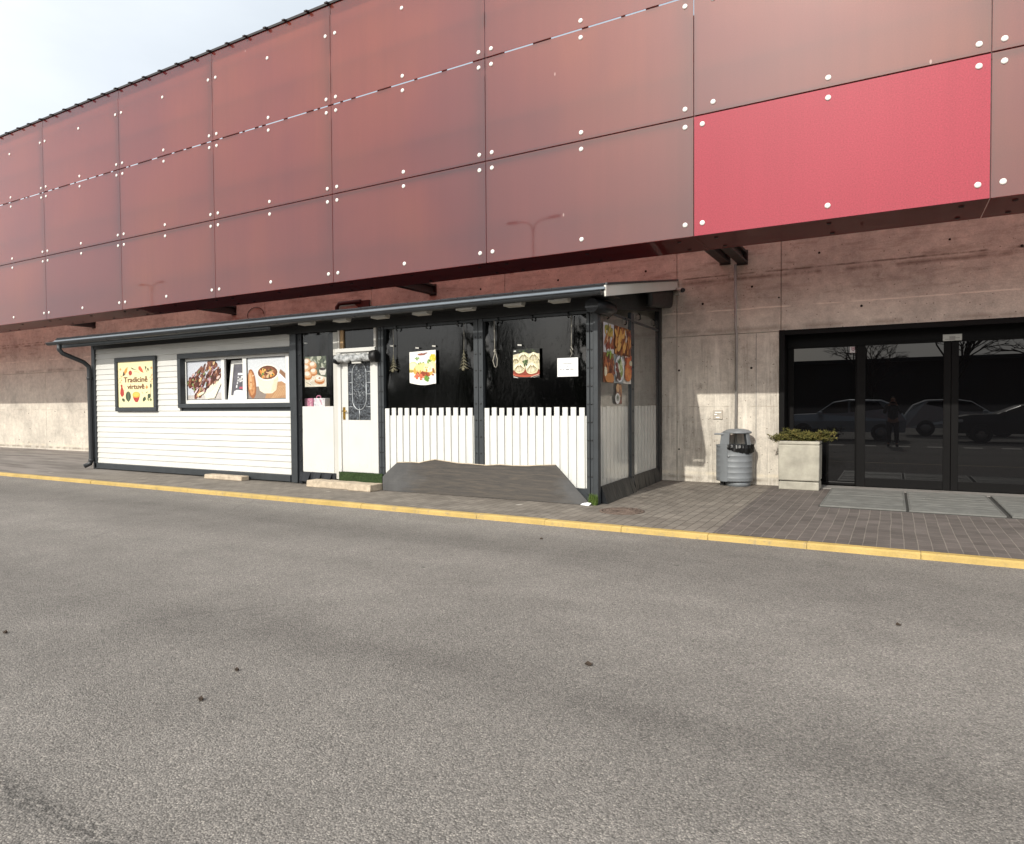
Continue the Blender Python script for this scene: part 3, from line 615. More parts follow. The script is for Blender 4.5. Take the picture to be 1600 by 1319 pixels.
def kebab(p):
    p.bg('c9cdd6').rect(0, 0, 1, .12, 'bdb7b2').ell(.5, .06, .6, .09, 'c6c0bb', .1)
    p.poly([(.52, .03), (.62, .0), (.78, .02), (.98, .40), (1, .62), (.86, .62), (.5, .16)], 'efe6cf').poly([(.56, .05), (.7, .03), (.93, .4), (.9, .5)], 'e4d8ba')
    band = lambda g: (lambda u, v: (.12+.78*u+v*.20, .30+.55*u-v*.26))(g.random(), g.uniform(-.75, .9))
    p.bits(90, band, ['5b2f23', '6d3a2a', '7e4a36', '4a241c', '83513d'], .05, .10, 2.6, .9)
    p.bits(110, band, ['7a4734', '9a6550', '5c3024', 'b98973', '46221b'], .02, .05, 3, .9)
    p.bits(20, band, ['c6a0a4', 'a5707f', 'd8c0b8', 'b78f98'], .03, .06, 3.4, .6).bits(12, band, ['7f8c58', '5f7145', '98a06c'], .025, .05, 2.4)
    p.bits(5, band, ['d3b486', 'c59b68'], .04, .06, 1.5)
    p.poly([(.50, .14), (.58, .02), (.80, .04), (1, .42), (1, .55), (.72, .22)], 'f0e8d4').line([(.2, .12), (.34, .3)], .02, 'eceae4').ell(.42, .16, .1, .035, 'efe3c6', .3)
def soup(p):
    p.bg('d3d7db').rect(0, 0, 1, .30, '8d8178').poly([(.45, 0), (1, .02), (1, .42), (.78, .40), (.5, .16)], 'b58a62').poly([(.6, 0), (1, .1), (1, .32), (.8, .3)], 'c39a70')
    for k in range(6): p.line([(.62+.06*k, .04), (.82+.04*k, .28)], .008, '9a734f')
    p.ell(.11, .36, .115, .36, '9b6238', .12, .05).ell(.10, .38, .085, .30, 'c48a58', .12, .06).ell(.08, .44, .03, .2, 'dcae80', .12).bits(14, inell(.11, .36, .07, .26), ['a8703f', 'd6a26d', 'e2bd92'], .012, .03)
    p.ell(.93, .46, .17, .07, 'eceeee', -.5).ell(.92, .47, .12, .045, 'ffffff', -.5).poly([(.82, .62), (1, .44), (1, .58), (.86, .7)], '8f6a4f')
    p.poly([(.24, .60), (.32, .20), (.44, .13), (.64, .13), (.75, .21), (.82, .62)], 'e9e1c8').poly([(.60, .14), (.75, .21), (.82, .6), (.74, .6)], 'dbd2b6')
    p.ell(.53, .63, .30, .20, 'f4efdf').ell(.53, .63, .255, .165, '5c3220').ell(.53, .62, .235, .148, '75432a')
    f = inell(.53, .62, .2, .12)
    p.bits(20, f, ['8d5632', 'a9683a', '5d2f1d', 'b47a44'], .03, .06).bits(6, f, ['e2a04a', 'eab564', 'd98b3e'], .035, .06, 1.4).bits(9, f, ['50703a', '6f8c48', '3f5a2d'], .018, .035, 1.6).bits(8, f, ['d7b58c', 'c79a6d'], .02, .05, 4)
xr = [(xi[0], xi[1], kebab, 'kebab wrap picture on the left pane'), (xi[4], xi[5], soup, 'cup of soup and bread picture on the right pane')]
for a, c, fn, lab in xr:
    p = Pic((a+.004, FYW+.03, fzb+.004), (c-a-.008, 0, 0), (0, 0, fzt-fzb-.008), 5, .004); fn(p); p.build('printed_pane', wo)['label'] = lab
    gs = B(); gs.box(a, a+.012, FYW+.012, FYW+.02, fzb, fzt).box(c-.012, c, FYW+.012, FYW+.02, fzb, fzt).box(a, c, FYW+.012, FYW+.02, fzb, fzb+.012).box(a, c, FYW+.012, FYW+.02, fzt-.012, fzt); gs.build('gasket', 'dark', wo)
B().box(xi[1]-.05, xi[4]+.05, FYW+.5, FYW+.52, fzb-.1, fzt+.1).build('dark_interior', 'wallin', kio)
# tilted sash, hinged at its lower edge and leaning inwards
sw0, sw1 = P(354, 620, FYW).x, xi[3]
def tilt(pts): return [Vector((q.x, FYW+.03+(q.z-fzb)*.12+(q.y-FYW), q.z)) for q in pts]
def tb(bb): bb.v = tilt(bb.v); return bb
lean = .06
sb = B()
sb.box(sw0, sw0+.085, FYW, FYW+.04, fzb, fzt-.02).box(sw0+.085, sw1+.1, FYW, FYW+.04, fzb, fzb+.085).box(sw0+.085, sw1+.1, FYW, FYW+.04, fzt-.105, fzt-.02)
sash = tb(sb).build('tilted_sash', 'upvc', wo, bevel=.004)
pb = B().face([(sw0+.085, FYW+.02, fzb+.085), (sw1+.1, FYW+.02, fzb+.085), (sw1+.1, FYW+.02, fzt-.105), (sw0+.085, FYW+.02, fzt-.105)])
M['sashpane'] = plain('grey_sash_film', '56545a', .25, var=.3, scale=3, spec=.3)
tb(pb).build('sash_pane', 'sashpane', sash, solid=False)
wd = sw1-sw0
def SP(u, v, o=.012): q = Vector((sw0+.10+u*(wd-.10), FYW+o, fzb+.09+v*(fzt-fzb-.21))); return tilt([q])[0]
mk = Pic(SP(.04, .0, .016), SP(1, 0, .016)-SP(.04, 0, .016), SP(.04, 1, .016)-SP(.04, 0, .016), 4, .001)
mk.c = []; mk.b = B()
mk.rect(.28, .66, 1, .73, 'f4f4f4').rect(.55, .57, .98, .62, 'e8e8e8').rect(.28, .56, .38, .61, 'd8d8da').rect(.30, .46, .38, .52, 'e0e0e0').rect(.26, .36, .35, .44, 'cfcfd2').rect(.22, .24, .32, .33, 'e8e8e8')
mk.rect(.50, .20, .95, .27, 'b04a5e').poly([(.05, 0), (1, 0), (1, .14), (.3, .17), (.1, .13)], 'd9dadd').poly([(.1, .02), (.9, .05), (.9, .1), (.4, .13)], 'f1f1f1')
mk.build('window_notice', sash)
q = SP(.48, .42, .010)
text('opening_hours', '10-19', q, (1, 0, 0), (SP(.48, .6)-SP(.48, .4)).normalized(), (wd-.1)*.5, .09, 'inkw', sash, .004)

# framed sign
sx0, sx1 = P(180, 600, 8.97).x, P(244, 600, 8.97).x; sz0, sz1 = P(182, 643, 8.97).z, P(180, 560, 8.97).z
sgn = thing('framed_sign', ((sx0+sx1)/2, 8.97, sz0), 'cream sign reading Tradicine virtuve in an anthracite frame on white siding', 'sign')
sgn['label'] = 'cream sign reading Tradicinė virtuvė in an anthracite frame on white siding'
b = B(); f = .095; b.box(sx0, sx1, 8.95, KY+.01, sz1-f, sz1).box(sx0, sx1, 8.95, KY+.01, sz0, sz0+f).box(sx0, sx0+f, 8.95, KY+.01, sz0+f, sz1-f).box(sx1-f, sx1, 8.95, KY+.01, sz0+f, sz1-f); b.build('sign_frame', 'dark', sgn, bevel=.012)
px0, px1, pz0, pz1 = sx0+f, sx1-f, sz0+f, sz1-f
s = Pic((px0, 8.99, pz0), (px1-px0, 0, 0), (0, 0, pz1-pz0), 9, .004); s.bg('f2e6b4')
O, D, Gn, K = 'cf6a3a', 'b03a30', '3f4d35', '4d3a2e'
s.poly([(.13, .69), (.2, .84), (.28, .89), (.26, .78), (.2, .72)], 'e39a45').poly([(.12, .68), (.16, .80), (.2, .72), (.26, .76), (.18, .7)], K).ell(.35, .75, .05, .055, D).poly([(.36, .88), (.45, .84), (.54, .81), (.46, .82), (.4, .83)], Gn)
s.poly([(.58, .88), (.63, .89), (.68, .83), (.72, .74), (.64, .77), (.58, .82)], 'd5603c').line([(.76, .88), (.78, .8), (.82, .75)], .014, Gn).ell(.78, .85, .02, .03, Gn).ell(.84, .81, .02, .035, Gn, .5).line([(.45, .77), (.5, .78), (.6, .75)], .008, 'c98d6a')
for x in (.07, .93): s.ell(x, .84, .012, .035, 'd7945a').ell(x, .84, .028, .013, 'd7945a')
for x in (.07, .92):
    s.line([(x, .72), (x+.02, .64), (x, .56), (x+.03, .5)], .01, 'cf8f66')
    for k in range(4): s.ell(x+(.025 if k % 2 else -.02), .55+.045*k, .022, .01, 'cf8f66', .6)
s.poly([(.06, .49), (.12, .5), (.12, .44), (.16, .36), (.16, .28), (.12, .23), (.08, .24), (.05, .3), (.06, .38), (.08, .44)], D).line([(.14, .46), (.19, .45), (.18, .38), (.15, .35)], .009, 'd8a58d')
s.ell(.28, .24, .075, .11, Gn).poly([(.25, .15), (.31, .15), (.28, .11)], Gn).line([(.28, .33), (.28, .16)], .008, '8a9a70')
s.poly([(.40, .27), (.43, .17), (.48, .11), (.54, .11), (.58, .17), (.61, .27)], D).ell(.505, .27, .105, .065, 'e3a83c').ell(.505, .275, .085, .045, 'efc35a')
s.ell(.86, .24, .045, .05, Gn).poly([(.68, .15), (.75, .24), (.78, .16)], Gn).ell(.14, .16, .045, .035, Gn, -.4).ell(.72, .17, .045, .04, Gn, .7).ell(.9, .16, .03, .03, '6b7750').ell(.83, .17, .02, .04, '6b7750', .4)
s.line([(.91, .48), (.90, .24)], .01, K).ell(.91, .46, .022, .05, '33402c').ell(.8, .43, .02, .04, 'd98a4a').ell(.8, .43, .04, .015, 'd98a4a').line([(.66, .33), (.7, .29)], .012, 'c9705a').line([(.77, .3), (.82, .33)], .014, Gn)
s.build('sign_panel', sgn)
pw, ph = px1-px0, pz1-pz0
# the font has no dotted e: a plain e with its dot set above
text('lettering', 'Tradicine', (px0+pw*.165, 8.980, pz0+ph*.545), (1, 0, 0), (0, 0, 1), pw*.66, ph*.118, 'ink', sgn, .001)
text('lettering', 'virtuve', (px0+pw*.26, 8.980, pz0+ph*.395), (1, 0, 0), (0, 0, 1), pw*.48, ph*.105, 'ink', sgn, .001)
for u, v in ((.788, .648), (.698, .487)): B().disc((px0+pw*u, 8.979, pz0+ph*v), (0, -1, 0), pw*.018, .001, 10).build('letter_dot', 'ink', sgn)

# roof, gutter, downpipe
R0, R1 = (-16.86, -3.33), (-17.0, -3.50)
def roofz(y): return 3.085+(y-8.45)*.172
b = B()
b.quadbox([(R0[0], 8.44, 3.055), (R0[1], 8.44, 3.055), (R1[1], 12.44, roofz(12.44)-.03), (R1[0], 12.44, roofz(12.44)-.03), (R0[0], 8.44, 3.088), (R0[1], 8.44, 3.088), (R1[1], 12.44, roofz(12.44)), (R1[0], 12.44, roofz(12.44))])
for k in range(14):                                          # shingle courses lift a little, ragged at the butts
    y0 = 8.43+k*.286; x = R0[0]-.01+rg.uniform(0, .2)
    while x < -3.36-.01*k:
        L = rg.uniform(.28, .36); t = rg.uniform(.006, .014); x1 = min(x+L-.008, -3.34-.0125*k)
        if x1 > x+.03: b.quadbox([(x, y0, roofz(y0)+.002), (x1, y0, roofz(y0)+.002), (x1, y0+.3, roofz(y0+.3)+.001), (x, y0+.3, roofz(y0+.3)+.001), (x, y0, roofz(y0)+.014+t), (x1, y0, roofz(y0)+.014+t), (x1, y0+.3, roofz(y0+.3)+.005), (x, y0+.3, roofz(y0+.3)+.005)])
        x += L
rf = kp(b, 'roof', 'roof')
kp(B().quadbox([(-16.9, 8.405, 3.015), (-3.325, 8.405, 3.015), (-3.325, 8.44, 3.05), (-16.9, 8.44, 3.05), (-16.9, 8.395, 3.02), (-3.325, 8.395, 3.02), (-3.325, 8.435, 3.058), (-16.9, 8.435, 3.058)]), 'eaves_flashing', 'flash', rf)
kp(B().quadbox([(-3.325, 8.43, roofz(8.43)-.005), (-3.30, 8.43, roofz(8.43)-.005), (-3.47, 12.44, roofz(12.44)-.005), (-3.50, 12.44, roofz(12.44)-.005), (-3.335, 8.43, roofz(8.43)+.025), (-3.30, 8.43, roofz(8.43)+.025), (-3.47, 12.44, roofz(12.44)+.025), (-3.51, 12.44, roofz(12.44)+.025)]), 'verge_trim', 'dark', rf)
kp(B().quadbox([(-3.345, 8.43, roofz(8.43)-.155), (-3.315, 8.43, roofz(8.43)-.155), (-3.485, 12.44, roofz(12.44)-.165), (-3.52, 12.44, roofz(12.44)-.165), (-3.345, 8.43, roofz(8.43)-.007), (-3.315, 8.43, roofz(8.43)-.007), (-3.485, 12.44, roofz(12.44)-.007), (-3.52, 12.44, roofz(12.44)-.007)]), 'rake_board', 'rake', rf)
b = B(); cyg, czg, rgut = 8.345, 2.992, .06
pf = [(cyg+rgut*math.cos(a), czg+rgut*math.sin(a)) for a in [math.pi+k*math.pi/8 for k in range(9)]]
pi_ = [(cyg+(rgut-.006)*math.cos(a), czg+(rgut-.006)*math.sin(a)) for a in [2*math.pi-k*math.pi/8 for k in range(9)]]
b.prism([(-16.98, y, z) for y, z in pf+pi_], (13.63, 0, 0))
b.tube([(-16.98, cyg-rgut, czg), (-3.35, cyg-rgut, czg)], .011, 6)
for x in (-16.98, -3.352): b.prism([(x, y, z) for y, z in pf], (.006, 0, 0))
gt = kp(b, 'gutter', 'gutter')
x = -16.4
while x < -3.5:
    b = B()
    q = [(cyg+(rgut+.005)*math.cos(a), czg+(rgut+.005)*math.sin(a)) for a in [math.pi+k*math.pi/8 for k in range(9)]]
    b.prism([(x, y, z) for y, z in q+pi_], (.05 if int(x*10) % 3 else .16, 0, 0)); x += rg.choice((.7, .95, 1.1))
    kp(b, 'gutter_joint', 'gutter', gt)
od = Vector((-16.52, cyg, 2.94))
kp(B().tube([od, od-Vector((0, 0, .12)), od+Vector((.02, .06, -.2)), (-16.40, 8.80, 2.56), (-16.375, 8.90, 2.46), (-16.37, 8.91, 2.36), (-16.37, 8.91, .26), (-16.38, 8.89, .19), (-16.46, 8.80, .13)], .05, 12)
   .tube([(-16.37, 8.91, 2.22), (-16.37, 8.91, 2.16)], .06, 12).tube([(-16.37, 8.91, .3), (-16.37, 8.91, .24)], .06, 12), 'downpipe', 'gutter')
zf0, zf1 = P(455, 513.5, 8.55).z, P(455, 506, 8.55).z
kp(B().box(-16.88, -9.84, 8.53, 8.56, zf0, zf1+.03), 'fascia_board', 'dark', bevel=.004)
kp(B().box(-16.85, -3.36, 8.45, 8.47, 2.99, 3.05).box(-16.85, -3.36, 8.47, 9.1, 2.985, 2.995).box(XP, XC, 8.93, 9.08, 2.84, 2.985).box(XA, XP, 8.97, 9.06, ztop-.003, 2.985).box(XP, XC+.0, 9.08, 9.1, 2.84, 3.2), 'eave_soffit', 'black')
for px0_, py0_, px1_, py1_ in ((463, 501, 495, 507), (518, 496, 550, 502), (579, 490, 609, 497), (644, 485, 674, 491), (714, 478, 742, 484), (790, 471, 817, 478), (861, 464, 887, 472)):
    q = P((px0_+px1_)/2, (py0_+py1_)/2+1.5, 8.62); hw = .15
    o = kp(B().quadbox([(q.x-hw, 8.56, q.z-.02), (q.x+hw, 8.56, q.z-.02), (q.x+hw-.02, 8.70, q.z-.03), (q.x-hw+.02, 8.70, q.z-.03), (q.x-hw, 8.56, q.z+.035), (q.x+hw, 8.56, q.z+.035), (q.x+hw, 8.70, q.z+.035), (q.x-hw, 8.70, q.z+.035)]).box(q.x-.03, q.x+.03, 8.6, 8.66, q.z+.035, 2.987), 'eave_lamp', 'lampw', bevel=.006)
# rolled side curtain and dark infill under the verge
kp(B().tube([(-3.62, 8.66, 2.86), (-3.62, 9.25, 2.88), (-3.63, 9.45, 2.89)], [.10, .105, .09], 14).tube([(-3.60, 8.70, 2.80), (-3.60, 9.3, 2.79)], .03, 8), 'curtain_roll', 'vinyl')
kp(B().prism([(SX(9.0)+.02, 9.06, 2.86), (SX(12.3)+.02, 12.42, 3.22), (SX(12.3)+.02, 12.42, 3.6), (SX(9)+.02, 9.06, 3.05)], (-.03, 0, 0)), 'gable_infill', 'wallin')
kp(B().quadbox([(-3.60, 10.9, 3.10), (-3.47, 10.9, 3.10), (-3.56, 12.40, 3.27), (-3.72, 12.40, 3.27), (-3.56, 10.8, 3.34), (-3.45, 10.8, 3.34), (-3.53, 12.40, 3.60), (-3.68, 12.40, 3.60)]), 'verge_box', 'black', bevel=.09, seg=3)

# bay beside the door
def strip(x0, x1, z0, z1, y, name='curtain_edge', parent=kio, gap=.28):
    b = B(); n = 14
    for k in range(n):
        a, c = z0+(z1-z0)*k/n, z0+(z1-z0)*(k+1)/n
        j0, j1 = rg.uniform(-.006, .006), rg.uniform(-.006, .006)
        b.quadbox([(x0, y, a), (x1+j0, y-.004, a), (x1+j0, y+.012, a), (x0, y+.012, a), (x0, y, c), (x1+j1, y-.004, c), (x1+j1, y+.012, c), (x0, y+.012, c)])
    z = z0+.1
    while z < z1-.05: b.disc(((x0+x1)/2, y-.006, z), (0, -1, 0), .016, .01, 8, 1); z += gap
    return kp(b, name, ['vinyl', 'button'], parent)
bx0, bx1 = P(471, 690, KY).x, P(523, 690, KY).x
zt0, zt1 = P(497, 738, KY).z, P(497, 635, KY).z
M['baycurtain'] = mk_pvc('bay_curtain', (.88, .88, .88, 1), .15)
strip(P(466.5, 600, KY).x, bx0+.06, PZ+.05, 2.84, KY-.02)
kp(B().box(bx0, bx1, KY-.02, KY+.04, zt0, zt1), 'counter_board', 'white', bevel=.004)
b = B()
for k in range(10):
    a, c = bx0-.02+(bx1-bx0+.06)*k/10, bx0-.02+(bx1-bx0+.06)*(k+1)/10
    b.prism([(a, KY-.02, zt0), (a, KY-.05-.03*(k % 3), PZ+.06), (a, KY-.02-.03*((k+1) % 2), PZ+.01), (a, KY+.03, PZ+.01), (a, KY+.03, zt0)], (c-a, rg.uniform(-.004, .004), 0))
kp(b, 'curtain_skirt', 'vinyl')
jx0 = P(529.5, 640, KY).x; jx1 = P(534.5, 640, KY).x; dx1 = P(585, 640, KY).x; ex1 = P(592.5, 640, KY).x
zd0, zd1 = P(560, 739, KY).z, P(560, 548.5, KY).z
ztr0, ztr1 = P(560, 549.5, KY-.02).z, P(560, 543.5, KY-.02).z
kp(B().box(bx1, jx0-.01, KY-.01, KY+.02, zt0-.1, 2.82), 'curtain_edge', 'lampw')
bc = B(); n = 8
for k in range(n):
    a, c = bx0+(bx1-bx0)*k/n, bx0+(bx1-bx0)*(k+1)/n
    bc.face([(a, KY+.0+.004*math.sin(k*1.7), zt1), (c, KY+.004*math.sin((k+1)*1.7), zt1), (c, KY+.006*math.sin((k+1)*2.1), 2.84), (a, KY+.006*math.sin(k*2.1), 2.84)])
kp(bc, 'bay_curtain', 'baycurtain', solid=False)
kp(B().box(XP, XP+.05, KY+.1, 12.4, PZ, 3.1).box(XP+.05, -7.7, 10.6, 10.65, PZ, 3.2).box(-7.75, -7.70, KY+.2, 10.6, PZ, 3.2), 'inside_wall', 'wallin')
kp(B().box(bx0-.3, bx1+.1, KY+.05, KY+.45, zt1-.06, zt1-.01), 'counter', 'ply')
kp(B().box(bx0+.02, bx1-.05, 10.1, 10.3, 1.3, 1.9).box(bx0+.5, bx0+.56, 9.9, 10.0, 1.2, 2.2).box(bx0+.66, bx0+.70, 9.9, 10.0, 1.2, 2.2), 'inside_shelf', 'dark')
# door
dr = kp(B().box(jx0, jx1, KY-.03, KY+.06, zd0, ztr0).box(dx1+.005, ex1, KY-.035, KY+.06, zd0-.03, ztr0+.0), 'door_frame', 'white', bevel=.005)
kp(B().box(jx0-.03, P(588, 540, KY).x, KY-.045, KY+.04, ztr0, ztr1), 'transom_bar', 'white', bevel=.004)
jy = P(560, 530, KY).x
kp(B().box(P(528.5, 530, KY).x, P(531, 530, KY).x, KY-.02, KY+.03, ztr1, 2.84), 'transom_post', 'rake')
kp(B().box(P(585, 530, KY).x, P(588, 530, KY).x, KY-.02, KY+.03, ztr1, 2.84), 'transom_post', 'rake')
kp(B().box(P(531.3, 530, KY).x, P(536, 530, KY).x, KY+.0, KY+.05, ztr1, 2.84), 'transom_post', 'ply')
kp(B().face([(jx0, KY+.03, ztr1), (ex1, KY+.03, ztr1), (ex1, KY+.03, 2.84), (jx0, KY+.03, 2.84)]), 'transom_pane', 'pvc', solid=False)
gx0, gx1, gz0, gz1 = P(544, 612, KY).x, P(579, 612, KY).x, P(560, 656.5, KY).z, P(560, 562, KY).z
lf = B(); lx0, lx1 = jx1+.004, dx1; ly0, ly1 = KY-.005, KY+.04
lf.box(lx0, gx0, ly0, ly1, zd0+.01, zd1).box(gx1, lx1, ly0, ly1, zd0+.01, zd1).box(gx0, gx1, ly0, ly1, zd0+.01, gz0).box(gx0, gx1, ly0, ly1, gz1, zd1)
door = kp(lf, 'door', 'white', bevel=.003)
B().box(gx0, gx1, ly0+.012, ly0+.02, gz0, gz1).build('patterned_pane', 'leaded', door)
gw, gh = gx1-gx0, gz1-gz0; cx, cz = (gx0+gx1)/2, gz0+gh*.56
b = B(); ov = []
hw, hh, rr = gw*.31, gh*.36, gw*.31
for k in range(25):
    a = math.pi*k/24; ov.append((cx+hw*math.cos(a), ly0+.008, cz+hh-rr+rr*math.sin(a)*1.2))
for k in range(25):
    a = math.pi+math.pi*k/24; ov.append((cx+hw*math.cos(a), ly0+.008, cz-hh+rr+rr*math.sin(a)*1.2))
ov.append(ov[0]); b.tube(ov, .009, 6)
for z in (.22, .43, .62, .80):
    zz = gz0+gh*z
    b.tube([(gx0, ly0+.008, zz), (cx-hw, ly0+.008, zz)], .007, 6).tube([(cx+hw, ly0+.008, zz), (gx1, ly0+.008, zz)], .007, 6)
b.tube([(cx, ly0+.008, gz0), (cx, ly0+.008, cz-hh+rr*.0)], .008, 6).tube([(cx, ly0+.008, cz+hh), (cx, ly0+.008, gz1)], .008, 6)
for k in range(46):
    a = inell(cx, cz, hw*.8, hh*.85)(rg); t = rg.uniform(0, 3.1); L = rg.uniform(.02, .05)
    b.tube([(a[0], ly0+.010, a[1]), (a[0]+L*math.cos(t), ly0+.010, a[1]+L*math.sin(t)), (a[0]+L*math.cos(t)+.02*math.cos(t+1.5), ly0+.010, a[1]+L*math.sin(t)+.02*math.sin(t+1.5))], .0032, 4)
b.build('leading', 'lead', door)
hx = P(538.5, 645, KY).x; hz = P(538, 646, KY).z
B().box(hx-.025, hx+.025, ly0-.012, ly0, hz-.11, hz+.11).tube([(hx, ly0-.01, hz+.04), (hx, ly0-.05, hz+.04), (hx+.10, ly0-.055, hz+.04)], .011, 8).build('door_handle', 'brass', door)
# rolled-up door curtain
za = P(560, 559, 8.9).z; xa, xb = P(525, 560, 8.9).x, P(583, 556, 8.9).x
pts = [(xa+(xb-xa)*k/10, 8.90+.006*math.sin(k*2.3), za+.012*math.sin(k*1.9)) for k in range(11)]
rl = kp(B().tube(pts, [.07+.018*math.sin(k*2.7) for k in range(11)], 12), 'door_curtain_roll', 'pvcroll')
kp(B().tube([(xb-.02, 8.90, za+.01), (xb+.08, 8.90, za+.015), (xb+.1, 8.9, za+.015)], [.105, .105, .07], 14), 'roll_end', 'black', rl)
kp(B().tube([(xa-.05, 8.90, za+.05), (xa, 8.9, za-.02), (xa+.06, 8.9, za-.04)], [.03, .075, .07], 10), 'roll_end', 'vinyl', rl)
kp(B().box(P(552, 566, 8.9).x, P(566, 566, 8.9).x, 8.86, 8.88, za-.10, za-.075), 'roll_tag', 'lampw', rl)

# curtained front with pickets
def posts(x0, x1, z0, z1, name='front_post'):
    kp(B().box(x0, (x0+x1)/2-.006, KY-.03, KY+.08, z0, z1).box((x0+x1)/2+.004, x1, KY-.03, KY+.08, z0, z1), name, 'dark', bevel=.006)
    b = B(); z = z0+.12
    while z < z1-.05:
        for x in (x0*.75+x1*.25, x0*.25+x1*.75): b.disc((x, KY-.031, z), (0, -1, 0), .014, .008, 8)
        z += .26
    kp(b, 'snap_buttons', 'button')
p1a, p1b = P(593.5, 640, KY).x, P(601.5, 640, KY).x
p2a, p2b = P(742, 640, KY).x, P(756.5, 640, KY).x
p3a, p3b = P(917.5, 640, KY).x, XC+.005
posts(p1a, p1b, PZ, 2.86); posts(p2a, p2b, PZ+.04, 2.86)
posts(p3a, p3b-.075, PZ+.02, 2.86)
kp(B().box(p3b-.07, p3b, KY-.05, KY+.06, PZ, 2.98), 'corner_post', 'dark', bevel=.008)
zp0, zp1, zpb = P(910, 761, KY).z, P(680, 637.5, KY).z, P(680, 649.5, KY).z
def curtain(x0, x1, z0, z1, name, m, yb=KY+.035, n=26, k2=14, seed=0):
    b = B(); g = random.Random(seed)
    def yy(u, v):
        e = max(0, 1-u*9)+max(0, 1-(1-u)*9)
        return yb+.004*math.sin(u*5+v*2)+.026*e*math.sin(v*15+u*30)*max(0, v*1.3-.1)+.0012*math.sin(u*17+v*8)*(1-v)
    for i in range(n):
        for j in range(k2):
            q = [(x0+(x1-x0)*a/n, yy(a/n, c/k2), z0+(z1-z0)*c/k2) for a, c in ((i, j), (i+1, j), (i+1, j+1), (i, j+1))]
            b.face(q); b.sm[-1] = 1
    o = kp(b, name, m, solid=False); me = o.data
    bm = bmesh.new(); bm.from_mesh(me); bmesh.ops.remove_doubles(bm, verts=bm.verts, dist=1e-4); bm.to_mesh(me); bm.free(); return o
for (a, c, k) in ((p1b, p2a, 1), (p2b, p3a, 2)):
    curtain(a-.02, c+.02, zpb-.05, 2.86, 'darkened_curtain', 'pvc', seed=k)
    b = B(); n = 13; pw = (c-a)/n
    for i in range(n):
        x = a+pw*i+.012; j = rg.uniform(-.006, .006)
        b.box(x, x+pw*.63, KY-.01+rg.uniform(-.003, .003), KY+.012, zp0-.02, zp1+j)
    b.box(a, c, KY+.014, KY+.026, zp0-.02, zpb)
    kp(b, 'picket_panel', 'picket', bevel=.003)
    kp(B().box(a, c, KY-.015, KY+.03, PZ+.03, zp0-.022), 'skirting', 'dark')
    b = B()
    for u in (.16, .5, .84):
        x = a+(c-a)*u; b.tube([(x, KY-.0, 2.86), (x, KY-.03, 2.83), (x, KY-.03, 2.77), (x, KY, 2.76)], .012, 6)
    kp(b, 'curtain_hook', 'button')
for px, py in ((612, 541), (652, 544.5), (678, 541.5), (808, 548), (812, 540), (478, 537)):
    q = P(px, py, KY); kp(B().quadbox([(q.x-.035, KY-.004, q.z), (q.x+.035, KY-.004, q.z-.008), (q.x+.035, KY-.002, q.z-.008), (q.x-.035, KY-.002, q.z), (q.x-.035, KY-.004, q.z+.022), (q.x+.035, KY-.004, q.z+.014), (q.x+.035, KY-.002, q.z+.014), (q.x-.035, KY-.002, q.z+.022)]), 'white_strip', 'lampw')  # small white strips near the curtain tops
kp(B().box(p1a, XC, KY-.012, KY+.02, 2.80, 2.845), 'curtain_rail', 'dark')
kp(B().box(-7.65, XC-.1, 9.15, 12.3, PZ, PZ+.02), 'kiosk_floor', 'floorin')
kp(B().box(-7.65, -5.0, 12.36, 12.42, PZ, 3.5), 'inside_wall', 'wallin')  # dark panel added before the concrete to keep the front bays dark

# right side
def sidebox(b, y0, y1, o0, o1, z0, z1, mi=0):
    return b.quadbox([(SX(y0)+o0, y0, z0), (SX(y0)+o1, y0, z0), (SX(y1)+o1, y1, z0), (SX(y1)+o0, y1, z0), (SX(y0)+o0, y0, z1), (SX(y0)+o1, y0, z1), (SX(y1)+o1, y1, z1), (SX(y1)+o0, y1, z1)], mi)
ys1, ys2 = PS(984.5, 600).y, PS(989.5, 600).y; ye = 12.28
zst0, zst1 = PS(955, 520), None
kp(sidebox(B(), ys1, ys2, -.04, .02, PZ, 2.98), 'side_post', 'dark', bevel=.006)
kp(sidebox(B(), ye-.02, 12.43, -.06, .03, PZ, 3.3), 'side_post', 'black', bevel=.006)
b = B()
for y in ((ys1+ys2)/2,):
    z = .3
    while z < 2.9: b.disc((SX(y)+.021, y, z), (1, 0, 0), .016, .01, 8); z += .36
z = .4
while z < 2.9: b.disc((SX(ye)+.031, ye+.06, z), (1, 0, 0), .016, .01, 8); z += .36
kp(b, 'snap_buttons', 'button')
zs = PS(938, 635.5).z
